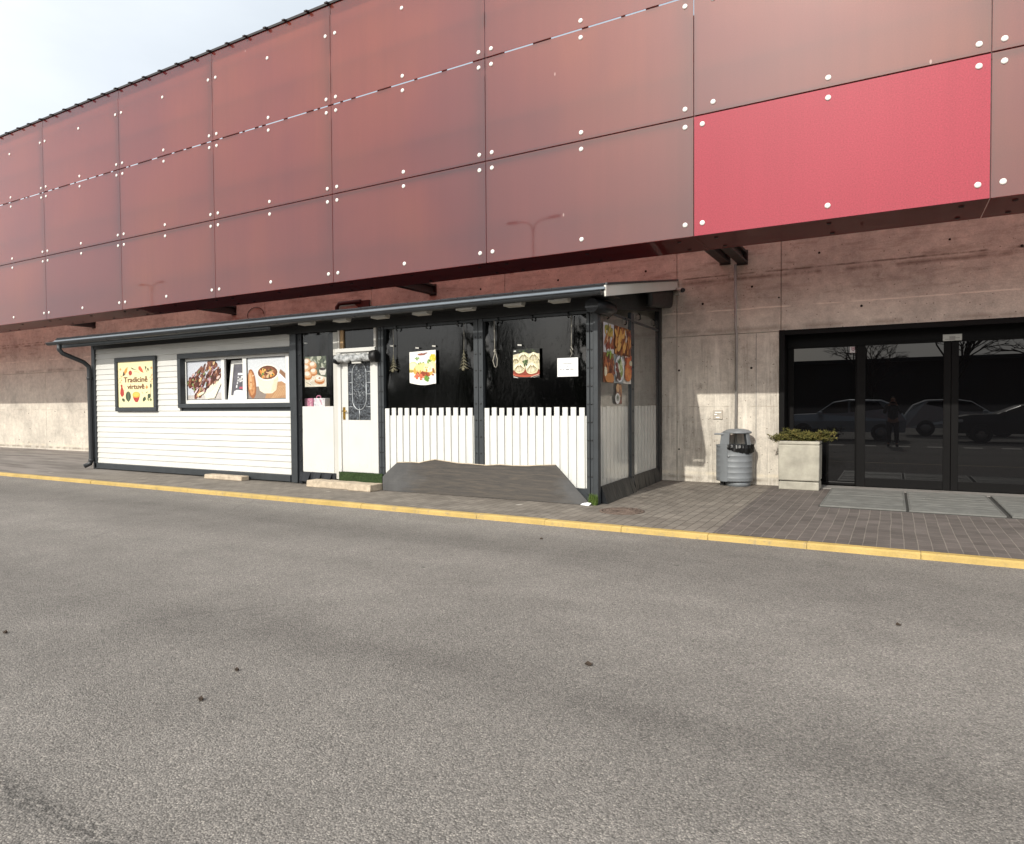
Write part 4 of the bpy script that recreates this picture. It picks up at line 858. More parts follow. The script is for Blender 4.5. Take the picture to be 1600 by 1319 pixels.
for (ya, yb, n, zt) in ((9.08, ys1, 8, 2.86), (ys2, ye-.02, 8, 3.02)):
    b = B(); pw = (yb-ya)/n
    for i in range(n): sidebox(b, ya+pw*i+.02, ya+pw*i+.02+pw*.62, -.05, -.028, .28, zs+rg.uniform(-.006, .006))
    sidebox(b, ya, yb, -.07, -.052, .28, zs-.11)
    kp(b, 'picket_panel', 'picket', bevel=.003)
    b = B(); n = 14
    for i in range(n):
        for j in range(10):
            q = []
            for a, c in ((i, j), (i+1, j), (i+1, j+1), (i, j+1)):
                y = ya+(yb-ya)*a/n; z = .30+(zt-.30)*c/10; q.append((SX(y)-.006+.002*math.sin(a*.5+c*.35), y, z))
            b.face(q); b.sm[-1] = 1
    o = kp(b, 'side_curtain', 'pvcside', solid=False)
    bm = bmesh.new(); bm.from_mesh(o.data); bmesh.ops.remove_doubles(bm, verts=bm.verts, dist=1e-4); bm.to_mesh(o.data); bm.free()
    b = B(); n = 8
    for i in range(n):
        y0, y1 = ya+(yb-ya+.05)*i/n, ya+(yb-ya+.05)*(i+1)/n; e = .10 if ya < 10 else .05
        w0, w1 = rg.uniform(-.006, .006), rg.uniform(-.006, .006)
        if i == 0: w0 = 0
        b.quadbox([(SX(y0)-.01, y0, PZ+.005), (SX(y0)+e+w0, y0, PZ+.004), (SX(y1)+e+w1, y1, PZ+.004), (SX(y1)-.01, y1, PZ+.005), (SX(y0)-.012, y0, .315), (SX(y0)+.004, y0, .315), (SX(y1)+.004, y1, .315), (SX(y1)-.012, y1, .315)])
    kp(b, 'curtain_skirt', 'vinyl')
    b = B()
    for u in (.2, .8):
        y = ya+(yb-ya)*u; b.tube([(SX(y), y, zt), (SX(y)+.03, y, zt-.03), (SX(y)+.03, y, zt-.1), (SX(y), y, zt-.11)], .012, 6)
    kp(b, 'curtain_hook', 'button')
kp(sidebox(B(), 9.06, 12.4, -.02, .012, 2.84, 2.87), 'side_rail', 'dark')
# ------------------------------------------------------------------ posters on the curtains
def poster(name, x0, y0, x1, y1, Y, fn, label, cat='poster', seed=1, outline=None):
    a, c, z0, z1 = rectP(x0, y0, x1, y1, Y)
    p = Pic((a, Y, z0), (c-a, 0, 0), (0, 0, z1-z0), seed); fn(p, outline); return tag(p.build(name), label, cat)
def donuts(p, o):
    p.bg('56614a').bits(30, lambda g: (g.random(), g.uniform(.6, 1)), ['3d4a34', '6d7758', '8a9178', '2e3a2a', 'b9bda8'], .05, .11)
    p.poly([(0, 0), (1, 0), (1, .30), (.6, .40), (0, .34)], 'e6ddc8').ell(.60, .14, .42, .12, 'f3eee2').ell(.62, .15, .36, .09, 'ded3bd').line([(.05, .16), (.3, .06)], .02, '8d8674').line([(.2, .18), (.4, .05)], .014, 'a49c88')
    for x, y, r in ((.10, .80, .20), (.38, .70, .18), (.08, .60, .19), (.42, .48, .17), (.14, .38, .21)):
        p.ell(x, y, r, r*.72, 'c9803f', 0, .05).ell(x-.01, y+.035, r*.86, r*.55, 'e6b98a', 0, .08).ell(x-.03, y+.06, r*.62, r*.36, 'f6ecdf', 0, .12)
    p.ell(.84, .52, .16, .13, 'f2efe6').poly([(.68, .53), (1, .53), (.95, .38), (.76, .38)], 'e5e1d4').ell(.84, .58, .15, .05, '2b1a12')
    p.ell(.70, .20, .24, .12, 'c27a3c', 0, .04).ell(.70, .25, .22, .09, 'eacaa8', 0, .06).ell(.69, .28, .17, .06, 'fbf4ea', 0, .08).ell(.69, .28, .05, .025, '96602f')
poster('food_poster', 476.5, 558, 510.5, 604, KY+.02, donuts, 'poster of sugared doughnuts and coffee hanging beside the kiosk door', seed=11)
def potato(p, o):
    p.bg('f1efe9', [(0, .06)]+[(k/10, .06-.075*math.sin(math.pi*min(1, k/10*.9))) for k in range(1, 10)]+[(1, .02), (1, 1), (0, .97)])
    p.ell(.50, .80, .30, .12, 'e3e6e8').ell(.50, .88, .27, .05, 'd9dde0').ell(.46, .89, .14, .035, '9a5b48', 0, .2).ell(.6, .91, .1, .02, '7b4a3a', .2)
    p.ell(.14, .52, .20, .16, 'ead98f', 0, .06).ell(.13, .55, .15, .10, 'f4e9bd').ell(.06, .40, .13, .04, 'a89545').ell(.9, .76, .13, .12, 'd9c233', 0, .2).bits(9, inell(.88, .76, .1, .1), ['b7a526', 'e9d75c'], .03, .05).bits(14, inell(.80, .64, .12, .07), ['6f8c3a', '8aa54e', '55702c'], .03, .055, 3)
    p.bits(7, inell(.30, .74, .08, .06), ['7f9c58', '9ab070'], .02, .05, 3).ell(.92, .50, .12, .20, 'ead9a4', .3, .05)
    p.ell(.54, .42, .40, .20, 'd9a850', 0, .05).ell(.46, .50, .24, .14, 'ecd692', 0, .06).ell(.74, .50, .20, .15, 'f1e3b4', .2, .05).ell(.80, .45, .12, .08, 'f7efcf').bits(10, inell(.54, .46, .3, .12), ['dcb765', 'f0dda0', 'c99447'], .025, .05)
    p.bits(16, inell(.50, .30, .24, .05), ['7a2c18', '8f3a1c', '5e1f12', 'a8521f'], .04, .08).bits(16, inell(.32, .24, .15, .08), ['d06a4a', 'e28a62', 'c2553a', 'efb08a'], .03, .07).bits(8, inell(.5, .18, .16, .04), ['e9a27c', 'c8603e'], .03, .07, 3)
    p.bits(14, inell(.66, .18, .09, .06), ['6f9a3a', '8fb456', '4f7a2a'], .03, .06).bits(5, inell(.55, .62, .2, .03), ['6f9a4a', '86ab5e'], .02, .05, 3).ell(.9, .28, .04, .025, '9a5a48').ell(.92, .40, .04, .08, '8d5a2c', .3)
poster('food_poster', 640, 549, 681.5, 600.5, KY-.012, potato, 'white poster of stuffed potato dumplings on the curtain right of the door', seed=12)
def khinkali(p, o):
    p.bg('141512').bits(14, lambda g: (g.random(), g.uniform(.78, 1)), ['1f2418', '2f3a22', '0d0d0b'], .03, .07)
    p.poly([(0, .10), (0, .80), (.18, .84), (1, .82), (1, .12), (.7, .05), (.3, .05)], 'c9c2a6')
    p.ell(.5, .18, .62, .15, 'b5533a').ell(.5, .22, .58, .13, '6d2a1c').ell(.5, .20, .50, .10, '8a3a24')
    for x, y, r in ((.10, .60, .15), (.92, .58, .16), (.40, .70, .22), (.78, .70, .20), (.24, .34, .22), (.72, .32, .24)):
        p.ell(x, y, r, r*.82, 'dcd3ad', 0, .05).ell(x-.02, y+.03, r*.78, r*.6, 'efe8cb', 0, .06)
        for k in range(11):
            a = math.pi*(.02+k*.096); p.line([(x+.03*math.cos(a), y+r*.55), (x+r*.6*math.cos(a), y+r*.1-.2*r*math.sin(a)), (x+r*.85*math.cos(a), y-.15*r-.5*r*math.sin(a))], .017, ['6d5f40', 'b3a67c', '57482c'][k % 3])
        p.ell(x, y+r*.62, r*.24, r*.26, 'e9e2c4', 0, .1)
    p.bits(12, inell(.47, .52, .12, .09), ['3a4f26', '55703a', '2b3d1c'], .03, .06, 2).bits(8, lambda g: (g.uniform(.2, .9), g.uniform(.82, .94)), ['5b7040', '3b4c2a'], .02, .05, 3)
    p.line([(.02, .05), (.2, .0)], .03, 'cfcac0').line([(.68, .02), (.98, .12)], .014, 'd6d2c8').line([(.78, .0), (1, .08)], .014, 'b9b4a8').ell(.08, .93, .05, .02, 'e8e8e4')
poster('food_poster', 802, 546, 843.5, 590, KY-.012, khinkali, 'poster of pleated dumplings on a plate, on the dark curtain', seed=13)
def notice(p, o):
    p.bg('efefef'); g = p.rng
    p.rect(.02, .92, .45, .94, 'a9a9a9').rect(.5, .945, .96, .955, 'c0c0c0')
    def scrib(x0, x1, y, h, w, col, n):
        pts = [(x0+(x1-x0)*k/n, y+h*(.5 if k % 2 else -.5)*g.uniform(.4, 1)) for k in range(n+1)]; p.line(pts, w, col)
    scrib(.27, .70, .69, .07, .016, '2b2b30', 15); scrib(.14, .20, .53, .06, .014, '5e5e62', 4); scrib(.27, .38, .54, .03, .012, 'a5a5a8', 6); scrib(.46, .52, .54, .06, .014, '5e5e62', 3)
    scrib(.14, .22, .38, .12, .016, '3c3c40', 3); scrib(.27, .34, .38, .08, .014, '5e5e62', 4); scrib(.41, .57, .37, .10, .022, '26262a', 7); scrib(.62, .80, .38, .10, .018, '323236', 7); scrib(.83, .89, .36, .08, .014, '86868a', 3)
poster('handwritten_notice', 871, 560, 903.5, 588, KY-.012, notice, 'white sheet with three handwritten lines on the dark curtain', 'notice', 14)
# collage on the right side
a, c = PS(941, 560), PS(984, 560); z1, z0 = PS(941, 507).z, PS(941, 597).z
ya, yb = a.y, c.y
zr1 = PS(984, 516.5).z; zr0 = PS(984, 598).z
pp = Pic((SX(ya)+.012, ya, z0), (SX(yb)-SX(ya), yb-ya, (zr0-z0)*.0), (0, 0, (z1+zr1)/2-z0+.02), 21)
pp.bg('7a4a34')
pp.rect(0, .5, .36, 1, 'c9c7cc').rect(.36, .5, 1, 1, '5e3220').rect(0, 0, .35, .5, '8a5a44').rect(.35, 0, .70, .5, '9aa0a0').rect(.70, 0, 1, .5, 'd8d2c8')
pp.bits(22, inell(.16, .86, .15, .08), ['b99a45', '8d8a3c', 'cfae58', '6d6a30'], .03, .06).bits(20, inell(.2, .68, .16, .1), ['a8643c', 'c98a58', '6b3a28', 'e0b184'], .03, .09, 3, 1.0).ell(.18, .55, .17, .05, 'd5d2d0').bits(8, inell(.17, .60, .13, .03), ['6b2b1e', '8c3b28'], .03, .06)
pp.bits(110, lambda g: (g.uniform(.40, .98), g.uniform(.52, .97)), ['b8743c', 'd09350', '8f4f2a', 'a4602f', 'c98246', '6d3620'], .03, .07, 2.4, 1.2).bits(8, lambda g: (g.uniform(.42, .72), g.uniform(.55, .92)), ['e0ae62', 'd9a050'], .05, .09, 1.4).bits(5, lambda g: (g.uniform(.72, .98), g.uniform(.55, .92)), ['7b2a1e', 'c7b6a8'], .03, .08, 3)
pp.bits(8, inell(.2, .46, .1, .03), ['7f9c3a', '9ab84e', '5d7a2c'], .03, .06).bits(34, lambda g: (g.uniform(.03, .32), g.uniform(.12, .42)), ['a85b36', '6b2f20', 'c27a48', '8a4a2e', '4f2418'], .03, .07, 2.4).ell(.18, .07, .15, .09, 'c98444').ell(.03, .18, .06, .08, 'e6d9b8')
pp.ell(.53, .25, .17, .235, 'e2e2e4').ell(.53, .25, .135, .19, 'c9ccc6').bits(14, inell(.58, .26, .06, .13), ['b9c48a', 'd5d9b4', '8fa05a'], .03, .06).bits(8, inell(.48, .15, .06, .06), ['5b3a2e', '7a4c3c', '3d261e'], .04, .07).bits(6, inell(.5, .40, .05, .04), ['3e5a30', '55753c'], .03, .05).bits(5, inell(.44, .27, .03, .08), ['7d3a34', '9a4a3c'], .02, .05)
pp.bits(18, lambda g: (g.uniform(.76, .94), g.uniform(.24, .46)), ['b5502c', 'd0703a', '9c3f24'], .05, .09).ell(.84, .17, .14, .13, 'd0763c', 0, .05).bits(10, inell(.84, .16, .1, .09), ['e0904e', 'b45e2e'], .03, .06).ell(.95, .38, .06, .05, 'cfc6a8')
tag(pp.build('food_collage'), 'tall collage of fried food pictures on the right side curtain', 'poster')
a, c = PS(959, 615), PS(970, 615); z1, z0 = PS(962, 599).z, PS(962, 632).z
pp = Pic((SX(a.y)+.012, a.y, z0), (SX(c.y)-SX(a.y), c.y-a.y, 0), (0, 0, z1-z0), 22)
pp.bg('6b4a3c', [(.15, .05), (.5, 0), (1, .02), (1, .9), (.75, 1), (.3, .98), (.2, .6)])
pp.ell(.45, .78, .26, .2, 'd2a878').ell(.8, .65, .18, .3, 'c08d62').bits(8, inell(.7, .5, .2, .3), ['a8704a', 'd9b48a', '7a4630'], .07, .14).ell(.38, .28, .34, .26, 'dcdcd8').ell(.40, .30, .2, .15, '8b8f86').ell(.4, .32, .08, .06, '3c4a3a').bits(5, inell(.8, .14, .12, .1), ['9c3f30', '7a3a2a'], .05, .1)
tag(pp.build('food_sticker'), 'small cut-out picture of food and a dip bowl below the collage', 'sticker')

# things hanging at the curtains
def ornament(px, py0, py1, label):
    Y = KY+.02; q0, q1, qt = P(px, py1, Y-.03), P(px, py0, Y-.03), P(px, 508, Y-.03)
    t = thing('hanging_ornament', (q0.x, Y-.03, q0.z), label, 'ornament', 'straw trees hanging at the curtain')
    h = q1.z-q0.z; b = B(); g = random.Random(px)
    for k in range(5):
        z = q0.z+h*(.12+.15*k); r = .095*(1-k/5.6)
        for a in range(7):
            w = a*.9+k; b.tube([(q0.x, Y-.03, z+h*.13), (q0.x+r*math.cos(w), Y-.03+.012*math.sin(w), z+g.uniform(-.012, .012))], [.008, .003], 5)
    b.tube([(q0.x, Y-.03, q0.z), (q0.x, Y-.03, q1.z)], .007, 6); b.disc((q0.x, Y-.045, q0.z+h*.1), (0, -1, 0), .03, .02, 8)
    b.build('straw_tree', 'straw', t)
    B().tube([(q0.x, Y-.03, q1.z), (q0.x+.006, Y-.03, (q1.z+2.8)/2), (q0.x, Y-.03, 2.80)], .004, 5).build('hanging_string', 'rope', t)
M['straw'] = plain('straw', '67624e', .7, var=.3, scale=30)  # darkened tone stands in for dimming by the curtain
ornament(615, 555, 582, 'straw tree ornament hanging at the curtain right next to the door')
ornament(725, 547, 580, 'straw tree ornament hanging between the potato poster and middle post')
Y = KY-.012
a, m, e = P(772, 502, Y), P(774, 549, Y), P(775, 574, Y)
tag(B().tube([(a.x, Y, 2.80), (m.x-.01, Y, m.z)], .008, 6).tube([(m.x, Y, m.z+.03), (m.x-.02, Y, m.z), (m.x+.01, Y, m.z-.02)], .016, 6)
    .tube([(m.x, Y, m.z), (m.x-.045, Y, (m.z+e.z)/2-.02), (e.x-.025, Y, e.z+.01), (e.x, Y, e.z), (e.x+.02, Y, e.z+.03), (m.x+.035, Y, (m.z+e.z)/2), (m.x, Y, m.z)], .0065, 6).build('hanging_rope', 'rope'), 'pale rope with a knotted loop hanging right of the middle post', 'rope', 'ropes hanging at the curtains')
a, m = P(893, 490, Y), P(892, 541, Y); e = P(891, 558, Y)
tag(B().tube([(a.x, Y, 2.79), (a.x-.004, Y, m.z)], .007, 6).tube([(m.x, Y, m.z), (m.x+.03, Y-.004, m.z-.05), (m.x, Y-.006, m.z-.09), (m.x-.012, Y, m.z-.04), (m.x+.02, Y, m.z-.1), (e.x, Y, e.z)], .006, 6).build('hanging_rope', 'rope'), 'thin pale cord knotted above the handwritten notice', 'rope', 'ropes hanging at the curtains')
# packets on the counter behind the bay curtain
zc = zt1-.01
xa, xb = P(477, 630, KY+.12).x, P(490, 630, KY+.12).x
def packet(x0, x1, mat, label, h, pats):
    t = thing('napkin_packet', ((x0+x1)/2, KY+.12, zc), label, 'packet')
    B().box(x0, x1, KY+.10, KY+.24, zc, zc+h).build('packet_body', mat, t, bevel=.012)
    p = Pic((x0+.015, KY+.097, zc+.01), (x1-x0-.03, 0, 0), (0, 0, h-.02), 5, .001); g = p.rng
    p.bg(pats[0]); p.bits(14, lambda q: (q.random(), q.random()), pats[1:], .08, .18); p.build('packet_print', t)
packet(xa, xb-.01, 'pink', 'pink napkin packet on the counter behind the curtain left of the door', .16, ['dc9ab2', 'e9c2cf', 'c97f9b'])
packet(xb+.02, xb+.30, 'inkw', 'white patterned napkin packet on the counter beside the pink one', .16, ['eeeef2', 'c9c9d4', 'ffffff', 'd9a8b8'])
q = P(498, 620, KY+.2)
tag(B().tube([(q.x+.055*math.cos(k*.5), KY+.2, q.z-.01+.03*math.sin(k*.5)) for k in range(14)], .009, 6).tube([(q.x, KY+.2, q.z-.04), (q.x-.02, KY+.2, zc)], .007, 6).build('ribbon_bow', 'pink'), 'small pink ribbon loop standing behind the white packet', 'ribbon')

# ------------------------------------------------------------------ doorstep, mats and boards at the foot of the kiosk
def block(name, x0, x1, y0, y1, h, label, seed, cham=.0, skew=0.0):
    b = B(); g = random.Random(seed); n = 7
    for k in range(n):
        a, c = x0+(x1-x0)*k/n, x0+(x1-x0)*(k+1)/n
        ja, jc = (skew*(a-x0)), (skew*(c-x0))
        b.quadbox([(a, y0+ja, PZ), (c, y0+jc, PZ), (c, y1+jc, PZ), (a, y1+ja, PZ), (a, y0+ja+.008, PZ+h), (c, y0+jc+.008, PZ+h), (c, y1+jc, PZ+h), (a, y1+ja, PZ+h)])
    o = b.build(name, 'slab'); bm = bmesh.new(); bm.from_mesh(o.data); bmesh.ops.remove_doubles(bm, verts=bm.verts, dist=1e-4)
    dead = [f for f in bm.faces if all(len(e.link_faces) > 2 for e in f.edges)]
    bmesh.ops.delete(bm, geom=[f for f in bm.faces if abs(f.normal.x) > .9 and x0+.01 < f.calc_center_median().x < x1-.01], context='FACES')
    bmesh.ops.recalc_face_normals(bm, faces=bm.faces)
    for v in bm.verts: v.co += Vector((0, g.uniform(-.006, .006), g.uniform(-.004, .004) if v.co.z > PZ+.02 else 0))
    bm.to_mesh(o.data); bm.free()
    md = o.modifiers.new('edge', 'BEVEL'); md.width = .012; md.segments = 2
    return tag(o, label, 'concrete block', 'pale concrete slabs at the kiosk')
sA, sM, sB = G(476, 760.5, PZ), G(542.5, 766.5, PZ), G(579, 769, PZ)
block('concrete_slab', sA.x+.02, sM.x-.006, sA.y+.02, sA.y+.32, .115, 'long pale concrete slab laid below the counter bay left of the doorstep', 1, skew=-.03)
block('concrete_slab', sM.x+.006, sB.x, sM.y, sM.y+.33, .115, 'short pale concrete slab serving as doorstep before the green turf', 2)
lA, lB = G(320, 747.5, PZ), G(372, 752.5, PZ)
block('concrete_slab', lA.x, lB.x, lA.y-.02, lB.y+.26, .085, 'lone pale concrete slab below the white siding and soup picture', 3)
tx0, tx1 = P(530.5, 745, 8.93).x, P(597, 745, 8.93).x
zt_ = P(560, 739.5, 8.93).z
b = B(); b.box(tx0, tx1, 8.925, KY-.035, PZ, zt_)
tm = b.build('turf_mat', 'turf'); g = random.Random(4); b = B()
for _ in range(2600):
    x, z = g.uniform(tx0, tx1), g.uniform(PZ+.01, zt_); b.face([(x-.004, 8.925, z), (x+.004, 8.925, z), (x+g.uniform(-.012, .012), 8.925-g.uniform(.008, .02), z+g.uniform(-.004, .022))])
for _ in range(700):
    x, y = g.uniform(tx0, tx1), g.uniform(8.925, KY-.04); b.face([(x-.004, y, zt_), (x+.004, y, zt_), (x+g.uniform(-.01, .01), y-.006, zt_+g.uniform(.008, .022))])
b.build('turf_pile', 'turf', tm, solid=False); tag(tm, 'green artificial turf covering the step under the kiosk door', 'turf mat')
out = [(598, 766.5), (597.5, 745), (606, 736), (620, 723), (640, 722.5), (655, 723.5), (668, 720.5), (680, 718.5), (697, 721), (715, 724), (738, 725.5), (760, 727.5), (782, 726.5), (800, 728), (822, 728.5), (840, 727.5), (868, 727), (884, 745), (902, 766), (920, 786), (926, 790)]
pts = []
for x, y in out:
    q = P(x, y, 8.87); y_ = 8.85+.09*(q.z-PZ)/.45; q = P(x, y, y_); pts.append(Vector((q.x, y_, max(q.z, PZ+.002))))
bo = B().prism(pts, (0, .02, .003)).build('leaning_board', 'board', bevel=.004)
tag(bo, 'dark weathered board with a wavy top leaning against the white pickets', 'board')
B().tube([p_+Vector((0, -.002, .004)) for p_ in pts[3:17]], .008, 5).build('frayed_edge', 'slab', bo)
def blades(o0, n, w, d, h, mat, name, seed, parent=None, bw=.006):
    b = B(); g = random.Random(seed)
    for _ in range(n):
        x, y = o0[0]+g.uniform(-w, w), o0[1]+g.uniform(-d, d); a = g.uniform(0, 6.28); L = h*g.uniform(.4, 1); s = g.uniform(.1, .45)*L; z0 = o0[2]+g.uniform(0, h*.5)
        b.face([(x-bw*math.sin(a), y+bw*math.cos(a), z0), (x+bw*math.sin(a), y-bw*math.cos(a), z0), (x+s*math.cos(a), y+s*math.sin(a)-.02, z0+L)])
    return b.build(name, mat, parent, solid=False)
q = P(927, 787, 8.90)
tag(blades((q.x, 8.905, PZ), 420, .055, .03, .13, 'weed', 'grass_tuft', 5), 'small tuft of green weeds growing at the foot of the corner post', 'weeds')
tag(B().prism([(q.x-.17, 8.84, PZ+.003), (q.x-.03, 8.80, PZ+.003), (q.x-.01, 8.84, PZ+.03), (q.x-.12, 8.86, PZ+.035)], (0, .006, .006)).build('torn_tape', 'inkw'), 'scrap of torn white tape at the right end of the leaning board', 'tape')

# ------------------------------------------------------------------ manhole, litter bin, planter, camera
q = G(971.5, 799, PZ)
mh = thing('manhole_cover', (q.x, q.y, PZ), 'rusty round manhole cover in the grey paving near the kiosk corner', 'manhole')
B().lathe((q.x, q.y, PZ), [(0, .007), (.25, .007), (.25, .004)], 40).build('cover', 'rust', mh)
b = B()
for r in (.06, .12, .18, .235): b.lathe((q.x, q.y, PZ), [(r-.012, .007), (r-.012, .011), (r+.012, .011), (r+.012, .007)], 40)
for k in range(16):
    w_ = k*math.pi/8; b.tube([(q.x+.06*math.cos(w_), q.y+.06*math.sin(w_), PZ+.008), (q.x+.235*math.cos(w_), q.y+.235*math.sin(w_), PZ+.008)], .006, 4)
b.build('cover_ribs', 'rust', mh); B().lathe((q.x, q.y, PZ), [(.255, .005), (.255, .009), (.30, .009), (.30, .003)], 40).build('manhole_frame', 'rust', mh)

bc_ = G(1152, 759.5, PZ); bx_, by_ = bc_.x, bc_.y+.10
bin_ = thing('litter_bin', (bx_, by_, PZ), 'grey metal litter bin with domed lid and black bag before the concrete wall', 'litter bin')
C_ = (bx_, by_, PZ)
pxm = lambda px: (P(px, 740, by_).x-bx_)                       # across the drum
RB = (pxm(1176)-pxm(1119.5))/2; ox = (pxm(1176)+pxm(1119.5))/2
C_ = (bx_+ox, by_, PZ)
zl = lambda py: P(1150, py, by_-RB*.8).z-PZ
B().lathe((C_[0]+.06, C_[1], PZ), [(0, 0), (RB*.70, 0), (RB*.70, .085), (0, .085)], 36).build('bin_base', 'bin', bin_)
zr = zl(696.5); zbtm = .085
prof = [(0, zbtm), (RB*.99, zbtm), (RB, zbtm+.02)]
for k in range(6):
    z = zbtm+.06+(zr-zbtm-.14)*k/5; prof += [(RB, z-.007), (RB+.002, z-.003), (RB+.002, z+.003), (RB, z+.007)]
prof += [(RB, zr-.02), (RB+.008, zr-.012), (RB+.008, zr), (RB-.015, zr), (RB-.015, zr-.15), (0, zr-.17)]
B().lathe(C_, prof, 56, sx=1, sy=.86).build('bin_drum', 'bin', bin_)
zt2 = zl(677); zt3 = zl(673.5)
# flat upright column with the door seam, a second upright, lid and side tray
b = B(); a0, a1 = R(232), R(258)
for k in range(6):
    u, v = a0+(a1-a0)*k/6, a0+(a1-a0)*(k+1)/6
    q = lambda w_, r_, z: (C_[0]+r_*math.cos(w_), C_[1]+r_*.86*math.sin(w_), PZ+z)
    b.quadbox([q(u, RB+.012, zbtm), q(v, RB+.012, zbtm), q(v, RB-.01, zbtm), q(u, RB-.01, zbtm), q(u, RB+.012, zr+.03), q(v, RB+.012, zr+.03), q(v, RB-.01, zr+.03), q(u, RB-.01, zr+.03)])
b.build('bin_column', 'bin', bin_)
b = B(); q = lambda w_, r_, z: Vector((C_[0]+r_*math.cos(w_), C_[1]+r_*.86*math.sin(w_), PZ+z))
for (u, v) in ((R(225), R(262)), (R(330), R(348)), (R(35), R(60)), (R(120), R(150))):
    b.quadbox([q(u, RB*.98, zr), q(v, RB*.98, zr), q(v, RB*.9, zr), q(u, RB*.9, zr), q(u, RB*.86, zt2+.005), q(v, RB*.86, zt2+.005), q(v, RB*.78, zt2+.005), q(u, RB*.78, zt2+.005)])
b.build('lid_support', 'bin', bin_)
B().lathe((C_[0]+.05, C_[1], PZ), [(0, zt2-.012), (RB*.74, zt2-.012), (RB*.78, zt2-.004), (RB*.78, zt2+.018), (RB*.74, zt2+.026), (RB*.6, zt2+.05), (RB*.36, zt2+.066), (0, zt2+.070)], 48, sy=.86).build('bin_lid', 'bin', bin_)
B().box(C_[0]-RB*1.0, C_[0]-RB*.45, C_[1]-.20, C_[1]-.02, PZ+zt2-.035, PZ+zt2-.008).build('ash_tray', 'bin', bin_, bevel=.012)
g = random.Random(8); b = B(); n = 44
for k in range(n):
    for j in range(5):
        pass
rings = []
for j, (r_, z) in enumerate(((RB*.80, zr-.06), (RB*.93, zr+.012), (RB+.012, zr+.018), (RB+.022, zr-.035), (RB+.016, zr-.09))):
    ring = []
    for k in range(n):
        w_ = R(258)+(R(400)-R(258))*k/(n-1); sag = math.sin(math.pi*k/(n-1))
        rr_ = r_+g.uniform(-.010, .010)*(j > 0); zz = z+g.uniform(-.010, .010)-(.05*sag if j == 4 else .012*sag)+(.03*(1-sag) if j == 4 else 0)
        ring.append((C_[0]+rr_*math.cos(w_), C_[1]+rr_*.86*math.sin(w_), PZ+zz))
    rings.append(ring)
for j in range(4):
    for k in range(n-1): b.face([rings[j][k], rings[j][k+1], rings[j+1][k+1], rings[j+1][k]]); b.sm[-1] = 1
b.build('bin_bag', 'bag', bin_, solid=False)
w_ = R(262); q = Vector((C_[0]+(RB+.012)*math.cos(w_), C_[1]+(RB+.012)*.86*math.sin(w_), PZ+zr*.74)); B().disc(q, (math.cos(w_), math.sin(w_), 0), .016, .012, 10).build('bin_lock', 'rim', bin_)
B().box(C_[0]-RB*.72, C_[0]-RB*.5, C_[1]-.1, C_[1]+.05, PZ, PZ+zbtm).build('bin_foot', 'black', bin_)

a, c = P(1215.5, 740, 11.95), P(1280.5, 740, 11.95)
pl0, pl1 = a.x, c.x; y0 = 11.95; zt_p = P(1248, 689.5, y0).z; zb_p = P(1248, 753, y0).z; dp = .46
pt_ = thing('concrete_planter', ((pl0+pl1)/2, y0, PZ), 'square pale concrete planter box left of the glass entrance', 'planter')
def tap(b, x0, x1, ya, yb, za, zb, i0, i1):
    return b.quadbox([(x0+i0, ya+i0, za), (x1-i0, ya+i0, za), (x1-i0, yb-i0, za), (x0+i0, yb-i0, za), (x0+i1, ya+i1, zb), (x1-i1, ya+i1, zb), (x1-i1, yb-i1, zb), (x0+i1, yb-i1, zb)])
b = tap(B(), pl0, pl1, y0, y0+dp, zb_p+.012, zt_p-.06, .006, 0); tap(b, pl0, pl1, y0, y0+.06, zt_p-.0601, zt_p, 0, .004); tap(b, pl0, pl1, y0+dp-.06, y0+dp, zt_p-.0601, zt_p, 0, .004)
tap(b, pl0, pl0+.06, y0+.055, y0+dp-.055, zt_p-.0601, zt_p-.002, 0, .004); tap(b, pl1-.06, pl1, y0+.055, y0+dp-.055, zt_p-.0601, zt_p-.002, 0, .004)
b.build('planter_box', 'planter', pt_, bevel=.022, seg=3)
tap(B(), pl0+.008, pl1-.008, y0+.008, y0+dp-.008, PZ, zb_p, .0, .004).build('planter_base', 'planter', pt_, bevel=.018, seg=3)
B().box(pl0+.05, pl1-.05, y0+.05, y0+dp-.05, zt_p-.0595, zt_p-.03).build('planter_soil', 'soil', pt_)
sh = thing('juniper_shrub', ((pl0+pl1)/2, y0+dp/2, zt_p-.03), 'low sprawling juniper with browning tips spilling over the planter rim', 'shrub')
g = random.Random(17); b = B(); lb = B()
cx_, cy_ = (pl0+pl1)/2, y0+dp/2
tipL, tipR = P(1203, 688, y0).x, P(1302, 680, y0).x
